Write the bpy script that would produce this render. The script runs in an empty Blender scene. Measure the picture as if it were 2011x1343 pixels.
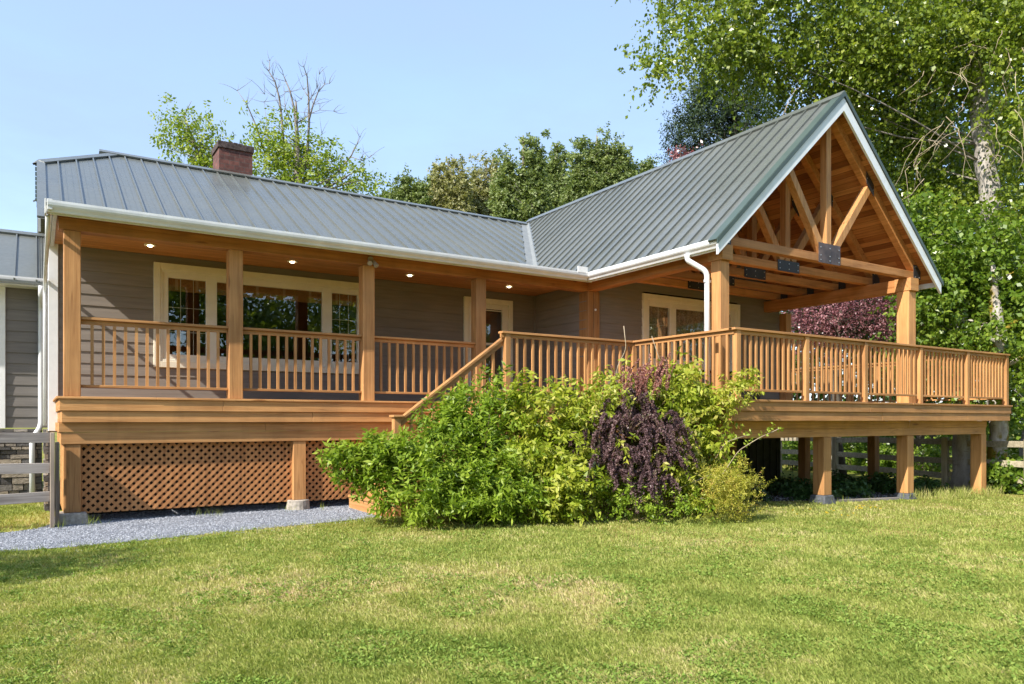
import bpy, math, random
import numpy as np
from mathutils import Vector, Matrix
DENOISE = True
random.seed(7); rng = np.random.default_rng(7)
R = math.radians
scene = bpy.context.scene
COL = scene.collection

# ------------------------------------------------------------------ camera
CAM = np.array([-0.31, -11.51, -0.321]); YAW = R(32.556)
FPX, CXP, HY = 1465.0, 1005.5, 825.9
FWD = np.array([math.sin(YAW), math.cos(YAW), 0.0]); RGT = np.array([math.cos(YAW), -math.sin(YAW), 0.0])
def W(px, py, depth):
    """world point that lies at a given distance along the view, used to place far trees"""
    return CAM + FWD*depth + RGT*(depth*(px-CXP)/FPX) + np.array([0, 0, depth*(HY-py)/FPX])
cam = bpy.data.cameras.new('camera'); co = bpy.data.objects.new('camera', cam); COL.objects.link(co)
co.location = CAM; co.rotation_euler = (R(90), 0, -YAW)
cam.sensor_width = 36; cam.lens = FPX/2011*36; cam.shift_y = (HY-671.5)/2011; cam.clip_end = 2000; cam.clip_start = .05
scene.camera = co

# ------------------------------------------------------------------ tagging
def tag(o, label=None, cat=None, group=None, kind=None):
    if label: o['label'] = label
    if cat: o['category'] = cat
    if group: o['group'] = group
    if kind: o['kind'] = kind
    return o
def empty(name, loc, label, cat, group=None):
    o = bpy.data.objects.new(name, None); COL.objects.link(o); o.location = loc; o.empty_display_size = .3
    return tag(o, label, cat, group)
def link(name, me, mat, parent=None, bevel=0):
    o = bpy.data.objects.new(name, me); COL.objects.link(o)
    if mat is not None: me.materials.append(mat)
    if parent is not None:
        o.parent = parent; o.matrix_parent_inverse = Matrix.Translation(-world_loc(parent))
    if bevel:
        b = o.modifiers.new('bevel', 'BEVEL'); b.width = bevel; b.segments = 1; b.limit_method = 'ANGLE'; b.angle_limit = R(40)
    return o
def world_loc(o):
    v = Vector(o.location)
    return v if o.type == 'EMPTY' else Vector((0, 0, 0))

# ------------------------------------------------------------------ mesh builder
class MB:
    def __init__(s): s.v = []; s.f = []
    def quad(s, a, b, c, d):
        n = len(s.v); s.v += [tuple(a), tuple(b), tuple(c), tuple(d)]; s.f.append((n, n+1, n+2, n+3)); return s
    def tri(s, a, b, c):
        n = len(s.v); s.v += [tuple(a), tuple(b), tuple(c)]; s.f.append((n, n+1, n+2)); return s
    def box(s, x0, x1, y0, y1, z0, z1):
        n = len(s.v)
        s.v += [(x0,y0,z0),(x1,y0,z0),(x1,y1,z0),(x0,y1,z0),(x0,y0,z1),(x1,y0,z1),(x1,y1,z1),(x0,y1,z1)]
        s.f += [tuple(n+i for i in q) for q in ((3,2,1,0),(4,5,6,7),(0,1,5,4),(1,2,6,5),(2,3,7,6),(3,0,4,7))]; return s
    def prism(s, poly, axis, a, b):
        """poly: 2D points in the plane across `axis`; extruded from a to b"""
        def P(u, v, w): return {'x': (w, u, v), 'y': (u, w, v), 'z': (u, v, w)}[axis]
        n = len(s.v); k = len(poly)
        s.v += [P(u, v, a) for u, v in poly] + [P(u, v, b) for u, v in poly]
        s.f.append(tuple(n+i for i in range(k))[::-1]); s.f.append(tuple(n+k+i for i in range(k)))
        for i in range(k):
            j = (i+1) % k; s.f.append((n+i, n+j, n+k+j, n+k+i))
        return s
    def beam(s, p, q, w, h, up=(0, 0, 1)):
        p = Vector(p); q = Vector(q); d = (q-p).normalized(); u = Vector(up); sd = d.cross(u).normalized(); u = sd.cross(d).normalized()
        n = len(s.v)
        for c in (p, q):
            for a, b in ((-1,-1),(1,-1),(1,1),(-1,1)): s.v.append(tuple(c + sd*(a*w/2) + u*(b*h/2)))
        s.f += [tuple(n+i for i in q4) for q4 in ((0,1,2,3),(7,6,5,4),(0,4,5,1),(1,5,6,2),(2,6,7,3),(3,7,4,0))]; return s
    def tube(s, pts, rad, k=8, cap=True):
        pts = [Vector(p) for p in pts]; rad = rad if hasattr(rad, '__len__') else [rad]*len(pts)
        n = len(s.v); prev = None
        for i, p in enumerate(pts):
            d = (pts[min(i+1, len(pts)-1)] - pts[max(i-1, 0)])
            d = d.normalized() if d.length > 1e-6 else Vector((0,0,1))
            a = d.orthogonal().normalized() if prev is None else (prev - d*prev.dot(d))
            a = a.normalized() if a.length > 1e-6 else d.orthogonal().normalized()
            prev = a; b = d.cross(a)
            for j in range(k):
                t = 2*math.pi*j/k; s.v.append(tuple(p + (a*math.cos(t)+b*math.sin(t))*rad[i]))
        for i in range(len(pts)-1):
            for j in range(k):
                s.f.append((n+i*k+j, n+i*k+(j+1)%k, n+(i+1)*k+(j+1)%k, n+(i+1)*k+j))
        if cap:
            s.f.append(tuple(n+j for j in range(k))[::-1]); s.f.append(tuple(n+(len(pts)-1)*k+j for j in range(k)))
        return s
    def build(s, name, mat, parent=None, bevel=0, smooth=False):
        me = bpy.data.meshes.new(name); me.from_pydata(s.v, [], s.f); me.update()
        if smooth: me.polygons.foreach_set('use_smooth', [True]*len(me.polygons))
        return link(name, me, mat, parent, bevel)

def quads_mesh(name, V, mat, parent=None, tint=None, n=4):
    """V: (N,4,3) loose quads written straight into the mesh arrays, with a per-face tint"""
    N = len(V); me = bpy.data.meshes.new(name)
    me.vertices.add(N*n); me.vertices.foreach_set('co', np.ascontiguousarray(V, np.float32).ravel())
    me.loops.add(N*n); me.loops.foreach_set('vertex_index', np.arange(N*n, dtype=np.int32))
    me.polygons.add(N); me.polygons.foreach_set('loop_start', np.arange(N, dtype=np.int32)*n)
    me.polygons.foreach_set('loop_total', np.full(N, n, np.int32))
    if tint is not None:
        at = me.attributes.new('tint', 'FLOAT', 'POINT'); at.data.foreach_set('value', np.repeat(tint.astype(np.float32), n))
    me.update(calc_edges=True); me.validate()
    return link(name, me, mat, parent)
def unit(a): return a/np.maximum(np.linalg.norm(a, axis=-1, keepdims=True), 1e-9)
def leaves(name, P, D, L, ratio, mat, parent=None, tint=None, fold=.12, up=None):
    """N single leaves: base P, pointing along D, length L, width ratio*L, folded along the midrib"""
    N = len(P); D = unit(D); L = np.broadcast_to(np.asarray(L, float), (N,))[:, None]
    rv = rng.normal(size=(N, 3)) if up is None else np.asarray(up) + rng.normal(size=(N, 3))*.55
    S = unit(np.cross(D, rv)); Nn = np.cross(S, D)
    w = L*ratio*.5; mid = P + D*L*.42
    V = np.stack([P, mid + S*w + Nn*w*fold*2, P + D*L - Nn*L*fold, mid - S*w + Nn*w*fold*2], 1)
    if tint is None: tint = rng.random(N)
    return quads_mesh(name, V, mat, parent, tint)

# ------------------------------------------------------------------ materials
def mat(name):
    m = bpy.data.materials.new(name); m.use_nodes = True; nt = m.node_tree
    b = nt.nodes['Principled BSDF']; return m, nt, b
def N_(nt, t, **kw):
    n = nt.nodes.new(t)
    for k, v in kw.items():
        if k in n.inputs.keys() if isinstance(k, str) else False: n.inputs[k].default_value = v
        else: setattr(n, k, v)
    return n
def ramp(nt, fac, stops, interp='LINEAR'):
    r = nt.nodes.new('ShaderNodeValToRGB'); r.color_ramp.interpolation = interp
    e = r.color_ramp.elements
    while len(e) < len(stops): e.new(.5)
    for i, (p, c) in enumerate(stops): e[i].position = p; e[i].color = (*c, 1)
    nt.links.new(fac, r.inputs[0]); return r.outputs[0]
def noise(nt, vec, scale, detail=4, rough=.55):
    n = nt.nodes.new('ShaderNodeTexNoise'); n.inputs['Scale'].default_value = scale; n.inputs['Detail'].default_value = detail
    n.inputs['Roughness'].default_value = rough
    if vec is not None: nt.links.new(vec, n.inputs['Vector'])
    return n.outputs['Fac']
def mapping(nt, scale, coord='Object', rot=(0,0,0)):
    tc = nt.nodes.new('ShaderNodeTexCoord'); mp = nt.nodes.new('ShaderNodeMapping')
    mp.inputs['Scale'].default_value = scale; mp.inputs['Rotation'].default_value = rot
    nt.links.new(tc.outputs[coord], mp.inputs['Vector']); return mp.outputs['Vector']
def mix(nt, a, b, f, mode='MIX'):
    m = nt.nodes.new('ShaderNodeMix'); m.data_type = 'RGBA'; m.blend_type = mode
    for sock, v in ((m.inputs[6], a), (m.inputs[7], b)):
        if hasattr(v, 'links'): nt.links.new(v, sock)
        else: sock.default_value = (*v, 1)
    if hasattr(f, 'links'): nt.links.new(f, m.inputs[0])
    else: m.inputs[0].default_value = f
    return m.outputs[2]
def math_(nt, op, a, b=0.0, c=None):
    m = nt.nodes.new('ShaderNodeMath'); m.operation = op
    for i, v in enumerate((a, b) if c is None else (a, b, c)):
        if hasattr(v, 'links'): nt.links.new(v, m.inputs[i])
        else: m.inputs[i].default_value = v
    return m.outputs[0]
def bump(nt, b, h, strength=.3, dist=.01):
    n = nt.nodes.new('ShaderNodeBump'); n.inputs['Strength'].default_value = strength; n.inputs['Distance'].default_value = dist
    nt.links.new(h, n.inputs['Height']); nt.links.new(n.outputs[0], b.inputs['Normal'])

def wood(name, axis, c0, c1, rough=.55, var=.38, fine=1.0):
    m, nt, b = mat(name)
    sc = {'x': (.7, 14, 14), 'y': (14, .7, 14), 'z': (14, 14, .7)}[axis]
    oi = nt.nodes.new('ShaderNodeObjectInfo')
    v = mapping(nt, sc)
    add = nt.nodes.new('ShaderNodeVectorMath'); add.operation = 'ADD'; nt.links.new(v, add.inputs[0])
    comb = nt.nodes.new('ShaderNodeCombineXYZ'); k = math_(nt, 'MULTIPLY', oi.outputs['Random'], 37.0)
    for i in range(3): nt.links.new(k, comb.inputs[i])
    nt.links.new(comb.outputs[0], add.inputs[1])
    g = noise(nt, add.outputs[0], 1.6*fine, 6, .6)
    big = noise(nt, mapping(nt, (1, 1, 1)), 1.3, 3)
    grain = ramp(nt, g, [(.3, c0), (.62, c1)])
    dirt = ramp(nt, big, [(.3, (.8, .8, .8)), (.65, (1.05, 1.04, 1.0))])
    c = mix(nt, grain, dirt, 1.0, 'MULTIPLY')
    # narrow dark checks along the grain
    sc2 = {'x': (.25, 9, 9), 'y': (9, .25, 9), 'z': (9, 9, .25)}[axis]
    v2 = nt.nodes.new('ShaderNodeVectorMath'); v2.operation = 'ADD'; nt.links.new(mapping(nt, sc2), v2.inputs[0]); nt.links.new(comb.outputs[0], v2.inputs[1])
    crack = ramp(nt, noise(nt, v2.outputs[0], 1.0, 2, .4), [(.484, (1, 1, 1)), (.495, (.5, .42, .36)), (.506, (1, 1, 1))])
    c = mix(nt, c, crack, .55, 'MULTIPLY')
    sc3 = {'x': (.55, 3.2, 3.2), 'y': (3.2, .55, 3.2), 'z': (3.2, 3.2, .55)}[axis]
    v3 = nt.nodes.new('ShaderNodeVectorMath'); v3.operation = 'ADD'; nt.links.new(mapping(nt, sc3), v3.inputs[0]); nt.links.new(comb.outputs[0], v3.inputs[1])
    vk = nt.nodes.new('ShaderNodeTexVoronoi'); vk.inputs['Scale'].default_value = 1.0; nt.links.new(v3.outputs[0], vk.inputs['Vector'])
    c = mix(nt, c, ramp(nt, vk.outputs['Distance'], [(0, (.36, .26, .2)), (.045, (.5, .4, .33)), (.075, (1, 1, 1))]), .8, 'MULTIPLY')
    st_ = noise(nt, mapping(nt, (2.4, 2.4, .5)), 1.4, 4, .6); c = mix(nt, c, ramp(nt, st_, [(.34, (.80, .80, .82)), (.52, (1, 1, 1))]), .6, 'MULTIPLY')
    rv = math_(nt, 'MULTIPLY_ADD', oi.outputs['Random'], var, 1.0-var*.5)
    hv = nt.nodes.new('ShaderNodeHueSaturation'); nt.links.new(c, hv.inputs['Color']); nt.links.new(rv, hv.inputs['Value'])
    nt.links.new(hv.outputs[0], b.inputs['Base Color'])
    b.inputs['Roughness'].default_value = rough; b.inputs['Specular IOR Level'].default_value = .25
    bump(nt, b, g, .35, .006)
    return m
CW0, CW1 = (.395, .185, .068), (.545, .285, .116)
WX = wood('stained cedar x', 'x', CW0, CW1); WY = wood('stained cedar y', 'y', CW0, CW1); WZ = wood('stained cedar z', 'z', CW0, CW1)
WB = wood('beam fir x', 'x', (.38, .165, .055), (.54, .255, .095)); WBY = wood('beam fir y', 'y', (.36, .15, .048), (.50, .23, .085))
GREYX = wood('weathered grey board', 'x', (.19, .165, .155), (.36, .325, .305), .8)
GREYZ = wood('weathered grey post', 'z', (.19, .15, .12), (.36, .29, .23), .8)
FENCEX = wood('lichened fence rail', 'x', (.27, .235, .165), (.48, .42, .31), .85); FENCEZ = wood('lichened fence post', 'z', (.26, .22, .14), (.46, .40, .28), .85)
LATT = wood('lattice slat', 'z', (.36, .155, .058), (.50, .235, .095), .65)

def planks(name, across, along, width, c0, c1, c2, rough=.5):
    """tongue-and-groove lining: one tone per board, dark joint between boards"""
    m, nt, b = mat(name)
    tc = nt.nodes.new('ShaderNodeTexCoord'); sp = nt.nodes.new('ShaderNodeSeparateXYZ'); nt.links.new(tc.outputs['Object'], sp.inputs[0])
    u = math_(nt, 'DIVIDE', sp.outputs[across], width); uf = math_(nt, 'FLOOR', u); fr = math_(nt, 'FRACT', u)
    l = math_(nt, 'DIVIDE', sp.outputs[along], 1.7); l = math_(nt, 'ADD', l, math_(nt, 'MULTIPLY', uf, .37)); lf = math_(nt, 'FLOOR', l)
    cb = nt.nodes.new('ShaderNodeCombineXYZ'); nt.links.new(uf, cb.inputs[0]); nt.links.new(lf, cb.inputs[1])
    wn = nt.nodes.new('ShaderNodeTexWhiteNoise'); wn.noise_dimensions = '3D'; nt.links.new(cb.outputs[0], wn.inputs['Vector'])
    base = ramp(nt, wn.outputs['Value'], [(0, c0), (.5, c1), (1, c2)])
    sc = [30, 30, 30]; sc[along] = 1.5
    g = noise(nt, mapping(nt, sc), 1.2, 5)
    c = mix(nt, base, ramp(nt, g, [(.3, (.7, .66, .62)), (.7, (1.12, 1.08, 1.02))]), 1.0, 'MULTIPLY')
    edge = math_(nt, 'LESS_THAN', fr, .06)
    c = mix(nt, c, (.03, .014, .006), math_(nt, 'MULTIPLY', edge, .75))
    nt.links.new(c, b.inputs['Base Color']); b.inputs['Roughness'].default_value = rough; b.inputs['Specular IOR Level'].default_value = .3
    return m
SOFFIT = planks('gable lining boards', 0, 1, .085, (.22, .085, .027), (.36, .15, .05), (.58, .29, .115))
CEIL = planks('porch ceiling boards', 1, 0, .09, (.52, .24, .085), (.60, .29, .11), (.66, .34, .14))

def plain(name, col, rough=.5, spec=.4, nscale=0, namp=.12, metal=0, bumpn=0):
    m, nt, b = mat(name); b.inputs['Roughness'].default_value = rough; b.inputs['Specular IOR Level'].default_value = spec; b.inputs['Metallic'].default_value = metal
    if nscale:
        f = noise(nt, mapping(nt, (1, 1, 1)), nscale, 5)
        lo = tuple(c*(1-namp) for c in col); hi = tuple(min(1, c*(1+namp)) for c in col)
        nt.links.new(ramp(nt, f, [(.3, lo), (.7, hi)]), b.inputs['Base Color'])
        if bumpn: bump(nt, b, f, bumpn, .01)
    else: b.inputs['Base Color'].default_value = (*col, 1)
    return m
WHITE = plain('white paint', (.78, .78, .78), .4, .4, 9, .05)
GUTTER = plain('gutter enamel', (.68, .69, .71), .3, .5, 4, .10)
CREAM = plain('cream trim paint', (.80, .74, .60), .5, .3, 8, .05)
VINYL = plain('window vinyl', (.80, .75, .64), .4, .4, 8, .03)
BARGE = plain('gable board paint', (.72, .76, .80), .45, .4, 6, .06)
DARKTRIM = plain('dark green metal trim', (.060, .085, .072), .4, .5, 3, .1)
STEEL = plain('black steel plate', (.028, .030, .034), .42, .5, 6, .25)
RUSTY = plain('rust streaked steel', (.115, .080, .072), .4, .5, 4, .55, .2)
BOLT = plain('galvanised bolt', (.55, .55, .55), .35, .5, 0, 0, .8)
CONC = plain('weathered concrete', (.36, .32, .27), .9, .2, 18, .35, 0, .5)
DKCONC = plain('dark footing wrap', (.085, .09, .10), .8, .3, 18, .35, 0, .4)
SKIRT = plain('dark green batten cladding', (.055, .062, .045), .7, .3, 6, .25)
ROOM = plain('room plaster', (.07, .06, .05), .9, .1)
DOORW = plain('dark brown door', (.085, .036, .024), .35, .5, 4, .3)
BLIND = plain('woven bamboo blind', (.34, .165, .06), .8, .2, 60, .35)
TAPE = plain('blind tape', (.48, .30, .17), .8, .2)
CURT = plain('lace curtain', (.34, .28, .22), .9, .1, 30, .6)
SHADE = plain('lamp shade cloth', (.55, .28, .13), .9, .1)
PLASTIC = plain('grey lamp plastic', (.35, .34, .33), .4, .4)
POT = plain('black planter', (.02, .02, .024), .5, .4)

def siding(name, c):
    m, nt, b = mat(name)
    f = noise(nt, mapping(nt, (.6, .6, 9)), 3, 5); g = noise(nt, mapping(nt, (1, 1, 1)), .8, 3)
    col = mix(nt, ramp(nt, f, [(.3, tuple(x*.88 for x in c)), (.7, tuple(x*1.1 for x in c))]), ramp(nt, g, [(.3, (.9, .9, .9)), (.7, (1.06, 1.04, 1.02))]), 1.0, 'MULTIPLY')
    nt.links.new(col, b.inputs['Base Color']); b.inputs['Roughness'].default_value = .6; b.inputs['Specular IOR Level'].default_value = .3
    bump(nt, b, f, .15, .004)
    return m
SIDE = siding('taupe lap siding', (.235, .205, .178)); SIDE2 = siding('grey lap siding', (.175, .16, .148))

def metal_roof():
    m, nt, b = mat('standing seam roof paint')
    f = noise(nt, mapping(nt, (.5, .5, .5)), 1.4, 4); g = noise(nt, mapping(nt, (6, 6, 6)), 3, 5)
    c = ramp(nt, f, [(.3, (.122, .131, .119)), (.7, (.152, .161, .149))])
    c = mix(nt, c, ramp(nt, g, [(.35, (.90, .90, .91)), (.65, (1.05, 1.05, 1.04))]), 1.0, 'MULTIPLY')
    d_ = noise(nt, mapping(nt, (2.2, 2.2, .7)), 2.0, 5, .65); c = mix(nt, c, (.17, .165, .14), ramp(nt, d_, [(.56, (0, 0, 0)), (.74, (.45,)*3)]))
    nt.links.new(c, b.inputs['Base Color']); b.inputs['Metallic'].default_value = .15
    b.inputs['Specular IOR Level'].default_value = .7
    nt.links.new(ramp(nt, f, [(.3, (.22,)*3), (.7, (.36,)*3)]), b.inputs['Roughness'])
    bump(nt, b, noise(nt, mapping(nt, (1, 1, 1)), 2.4, 2), .16, .05)
    return m
ROOF = metal_roof()
FLASH = plain('valley flashing', (.20, .21, .205), .5, .5, 8, .15)

def stone_mat():
    m, nt, b = mat('stacked ledge stone')
    oi = nt.nodes.new('ShaderNodeAttribute'); oi.attribute_name = 'tint'
    base = ramp(nt, oi.outputs['Fac'], [(0, (.06, .055, .055)), (.3, (.15, .14, .135)), (.6, (.25, .215, .18)), (.85, (.33, .27, .20)), (1, (.40, .36, .32))])
    f = noise(nt, mapping(nt, (1, 1, 2)), 14, 6, .65)
    c = mix(nt, base, ramp(nt, f, [(.3, (.55, .55, .55)), (.7, (1.25, 1.22, 1.18))]), 1.0, 'MULTIPLY')
    nt.links.new(c, b.inputs['Base Color']); b.inputs['Roughness'].default_value = .9; bump(nt, b, f, .8, .03)
    return m
STONE = stone_mat()
def brick_mat():
    m, nt, b = mat('old chimney brick')
    tc = nt.nodes.new('ShaderNodeTexCoord'); sp = nt.nodes.new('ShaderNodeSeparateXYZ'); nt.links.new(tc.outputs['Object'], sp.inputs[0])
    cb = nt.nodes.new('ShaderNodeCombineXYZ'); nt.links.new(math_(nt, 'ADD', sp.outputs[0], sp.outputs[1]), cb.inputs[0]); nt.links.new(sp.outputs[2], cb.inputs[1])
    br = nt.nodes.new('ShaderNodeTexBrick'); nt.links.new(cb.outputs[0], br.inputs['Vector'])
    br.inputs['Scale'].default_value = 1; br.inputs['Brick Width'].default_value = .22; br.inputs['Row Height'].default_value = .105; br.inputs['Mortar Size'].default_value = .008
    br.inputs['Color1'].default_value = (.105, .042, .034, 1); br.inputs['Color2'].default_value = (.175, .068, .052, 1); br.inputs['Mortar'].default_value = (.12, .08, .068, 1)
    f = noise(nt, mapping(nt, (1, 1, 1)), 9, 6, .65)
    c = mix(nt, br.outputs['Color'], ramp(nt, f, [(.3, (.45, .42, .42)), (.65, (1.15, 1.1, 1.1))]), 1.0, 'MULTIPLY')
    nt.links.new(c, b.inputs['Base Color']); b.inputs['Roughness'].default_value = .9; bump(nt, b, br.outputs['Fac'], -.5, .01)
    return m
BRICK = brick_mat(); SOOT = plain('sooty chimney cap brick', (.075, .055, .05), .9, .2, 16, .6, 0, .6)

def glass():
    m, nt, b = mat('window glass'); nt.nodes.remove(b)
    tr = nt.nodes.new('ShaderNodeBsdfTransparent'); tr.inputs[0].default_value = (.95, .97, .96, 1)
    gl = nt.nodes.new('ShaderNodeBsdfGlossy'); gl.inputs['Roughness'].default_value = .004
    lw = nt.nodes.new('ShaderNodeLayerWeight'); lw.inputs['Blend'].default_value = .5
    fac = math_(nt, 'MULTIPLY_ADD', math_(nt, 'POWER', lw.outputs['Facing'], 4.0), .8, .11)
    wav = noise(nt, mapping(nt, (1, 1, 1)), 2.2, 2); bp = nt.nodes.new('ShaderNodeBump'); bp.inputs['Strength'].default_value = .04; bp.inputs['Distance'].default_value = .02
    nt.links.new(wav, bp.inputs['Height']); nt.links.new(bp.outputs[0], gl.inputs['Normal'])
    ms = nt.nodes.new('ShaderNodeMixShader'); nt.links.new(fac, ms.inputs[0]); nt.links.new(tr.outputs[0], ms.inputs[1]); nt.links.new(gl.outputs[0], ms.inputs[2])
    nt.links.new(ms.outputs[0], nt.nodes['Material Output'].inputs[0]); return m
GLASS = glass()
def lamp_mat():
    m, nt, b = mat('lit lamp'); b.inputs['Base Color'].default_value = (.9, .8, .6, 1)
    b.inputs['Emission Color'].default_value = (1, .80, .50, 1); b.inputs['Emission Strength'].default_value = 5; return m
LIT = lamp_mat()

def leaf_mat(name, stops, trans=.35, rough=.45, spec=.35, tcol=(1.15, 1.2, .6)):
    m, nt, b = mat(name)
    at = nt.nodes.new('ShaderNodeAttribute'); at.attribute_name = 'tint'
    c = ramp(nt, at.outputs['Fac'], stops)
    nt.links.new(c, b.inputs['Base Color']); b.inputs['Roughness'].default_value = rough; b.inputs['Specular IOR Level'].default_value = spec
    tl = nt.nodes.new('ShaderNodeBsdfTranslucent'); nt.links.new(mix(nt, c, tcol, 1.0, 'MULTIPLY'), tl.inputs[0])
    ms = nt.nodes.new('ShaderNodeMixShader'); ms.inputs[0].default_value = trans
    nt.links.new(b.outputs[0], ms.inputs[1]); nt.links.new(tl.outputs[0], ms.inputs[2])
    nt.links.new(ms.outputs[0], nt.nodes['Material Output'].inputs[0]); return m
L_SHRUB = leaf_mat('fresh green shrub leaf', [(0, (.08, .15, .010)), (.5, (.20, .30, .022)), (1, (.37, .45, .06))], .4)
L_VINE = leaf_mat('yellow green vine leaf', [(0, (.13, .21, .014)), (.45, (.30, .36, .03)), (.8, (.45, .45, .07)), (1, (.54, .48, .15))], .4)
L_BARB = leaf_mat('purple barberry leaf', [(0, (.08, .048, .052)), (.55, (.18, .112, .118)), (.85, (.28, .18, .17)), (1, (.12, .16, .05))], .25, tcol=(1.2, .7, .8))
L_BARBR = leaf_mat('reddish barberry leaf', [(0, (.20, .085, .085)), (.6, (.42, .20, .17)), (1, (.55, .33, .26))], .3, tcol=(1.2, .8, .7))
L_SPIR = leaf_mat('golden spirea leaf', [(0, (.20, .24, .03)), (.5, (.42, .42, .06)), (.85, (.58, .50, .10)), (1, (.48, .24, .10))], .4, tcol=(1.2, 1.1, .5))
L_COTT = leaf_mat('cottonwood leaf', [(0, (.08, .13, .012)), (.5, (.19, .26, .024)), (.85, (.32, .37, .05)), (1, (.48, .50, .26))], .42, .3, .6)
L_UNDER = leaf_mat('understory leaf', [(0, (.055, .115, .012)), (.5, (.145, .235, .024)), (1, (.28, .36, .05))], .42, .35, .5)
L_DARK = leaf_mat('dark conifer needles', [(0, (.015, .032, .012)), (.6, (.035, .062, .022)), (1, (.07, .10, .04))], .15, .6, .3)
L_FAR = leaf_mat('far tree leaf', [(0, (.085, .125, .03)), (.5, (.185, .24, .072)), (1, (.32, .36, .15))], .35)
L_FARY = leaf_mat('far pale tree leaf', [(0, (.17, .18, .06)), (.5, (.31, .31, .13)), (1, (.46, .42, .22))], .35)
L_LEFT = leaf_mat('light tree leaf', [(0, (.10, .165, .012)), (.5, (.235, .32, .026)), (1, (.40, .43, .09))], .42)
L_PLUM = leaf_mat('plum leaf', [(0, (.08, .032, .04)), (.5, (.25, .105, .12)), (.85, (.46, .24, .25)), (1, (.56, .35, .35))], .3, .3, .6, tcol=(1.3, .7, .7))
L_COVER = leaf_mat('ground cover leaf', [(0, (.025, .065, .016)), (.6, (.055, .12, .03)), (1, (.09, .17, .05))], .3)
L_GRASS = leaf_mat('grass blade', [(0, (.19, .25, .045)), (.35, (.335, .375, .085)), (.62, (.45, .435, .15)), (.85, (.57, .48, .24)), (1, (.60, .44, .27))], .35, .6, .2, tcol=(1.1, 1.15, .7))
L_WEED = leaf_mat('lawn weed leaf', [(0, (.12, .19, .03)), (.6, (.20, .29, .05)), (1, (.32, .39, .09))], .3, .6, .2)
L_WOOD = leaf_mat('woodland leaf', [(0, (.025, .055, .012)), (.6, (.07, .125, .02)), (1, (.15, .22, .04))], .3)
L_YEL = leaf_mat('yellow flower', [(0, (.60, .36, .01)), (1, (.80, .60, .02))], .2)
L_RED = leaf_mat('red flower', [(0, (.35, .01, .01)), (1, (.6, .04, .03))], .2)

def bark(name, c0, c1, moss=None, scale=6, spots=False):
    m, nt, b = mat(name)
    f = noise(nt, mapping(nt, (1, 1, .35)), scale, 6, .65)
    c = ramp(nt, f, [(.3, c0), (.68, c1)])
    if spots:
        s_ = noise(nt, mapping(nt, (1.2, 1.2, 4)), 5, 4, .6); c = mix(nt, c, (.045, .038, .032), ramp(nt, s_, [(.58, (0, 0, 0)), (.72, (.65,)*3)]))
    if moss:
        mo = noise(nt, mapping(nt, (1, 1, .6)), 2.6, 4); c = mix(nt, c, moss, ramp(nt, mo, [(.50, (0, 0, 0)), (.58, (1, 1, 1))]))
    nt.links.new(c, b.inputs['Base Color']); b.inputs['Roughness'].default_value = .9; b.inputs['Specular IOR Level'].default_value = .2
    bump(nt, b, f, .6, .04); return m
BARKW = bark('pale grey bark', (.25, .22, .195), (.45, .41, .375), None, 7, True)
BARKM = bark('mossy pale bark', (.24, .21, .19), (.52, .47, .43), (.20, .15, .018), 7, True)
BARKD = bark('dark bark', (.05, .042, .034), (.13, .11, .085))
BARKG = bark('grey dead wood', (.13, .115, .10), (.30, .26, .23))
TWIG = bark('tan bare twig', (.25, .19, .12), (.46, .38, .27))
STEM = bark('brown stem', (.10, .065, .04), (.22, .16, .10))

# ------------------------------------------------------------------ value noise for natural variation
def vnoise(x, y, s, seed=0):
    g = np.random.default_rng(seed).random((256, 256)); x = x/s; y = y/s
    xi = np.floor(x).astype(int); yi = np.floor(y).astype(int); fx = x-xi; fy = y-yi
    fx = fx*fx*(3-2*fx); fy = fy*fy*(3-2*fy); a = lambda i, j: g[(xi+i) % 256, (yi+j) % 256]
    return (a(0,0)*(1-fx)+a(1,0)*fx)*(1-fy) + (a(0,1)*(1-fx)+a(1,1)*fx)*fy
def gz(x):
    return np.interp(x, [-300, 9, 11, 16.4, 22, 300], [-1.70, -1.70, -1.745, -1.875, -1.94, -1.97])
GZ = lambda x: float(gz(x))

# ------------------------------------------------------------------ world and sun
SUN_TO = Vector((-3.7, -1.05, 3.35)).normalized()
w = bpy.data.worlds.new('World'); scene.world = w; w.use_nodes = True; nt = w.node_tree
bg = nt.nodes['Background']; sky = nt.nodes.new('ShaderNodeTexSky'); sky.sky_type = 'NISHITA'; sky.sun_disc = False
sky.sun_elevation = math.asin(SUN_TO.z); sky.sun_rotation = math.atan2(SUN_TO.x, SUN_TO.y)
sky.air_density = 1.0; sky.dust_density = .6; sky.ozone_density = 1.2
cmap = mapping(nt, (1.1, 1.1, 3.2), 'Generated', (.3, .2, .5)); cn = noise(nt, cmap, 2.3, 7, .62)
nt.links.new(mix(nt, sky.outputs[0], (1.26, 1.70, 2.50), ramp(nt, cn, [(.34, (.48,)*3), (.74, (.88,)*3)])), bg.inputs[0]); bg.inputs[1].default_value = .14
sd = bpy.data.lights.new('sun', 'SUN'); sd.energy = 3.0; sd.angle = R(.53); sd.color = (1, .94, .84)
so = bpy.data.objects.new('sun', sd); COL.objects.link(so); so.rotation_euler = SUN_TO.to_track_quat('Z', 'Y').to_euler()
scene.view_settings.view_transform = 'Standard'; scene.view_settings.look = 'None'; scene.view_settings.exposure = 1.55; scene.view_settings.gamma = 1
cy = scene.cycles; cy.use_denoising = DENOISE; cy.max_bounces = 7; cy.diffuse_bounces = 4; cy.glossy_bounces = 3; cy.transmission_bounces = 4; cy.transparent_max_bounces = 8
cy.sample_clamp_indirect = 6; cy.caustics_reflective = False; cy.caustics_refractive = False
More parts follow.
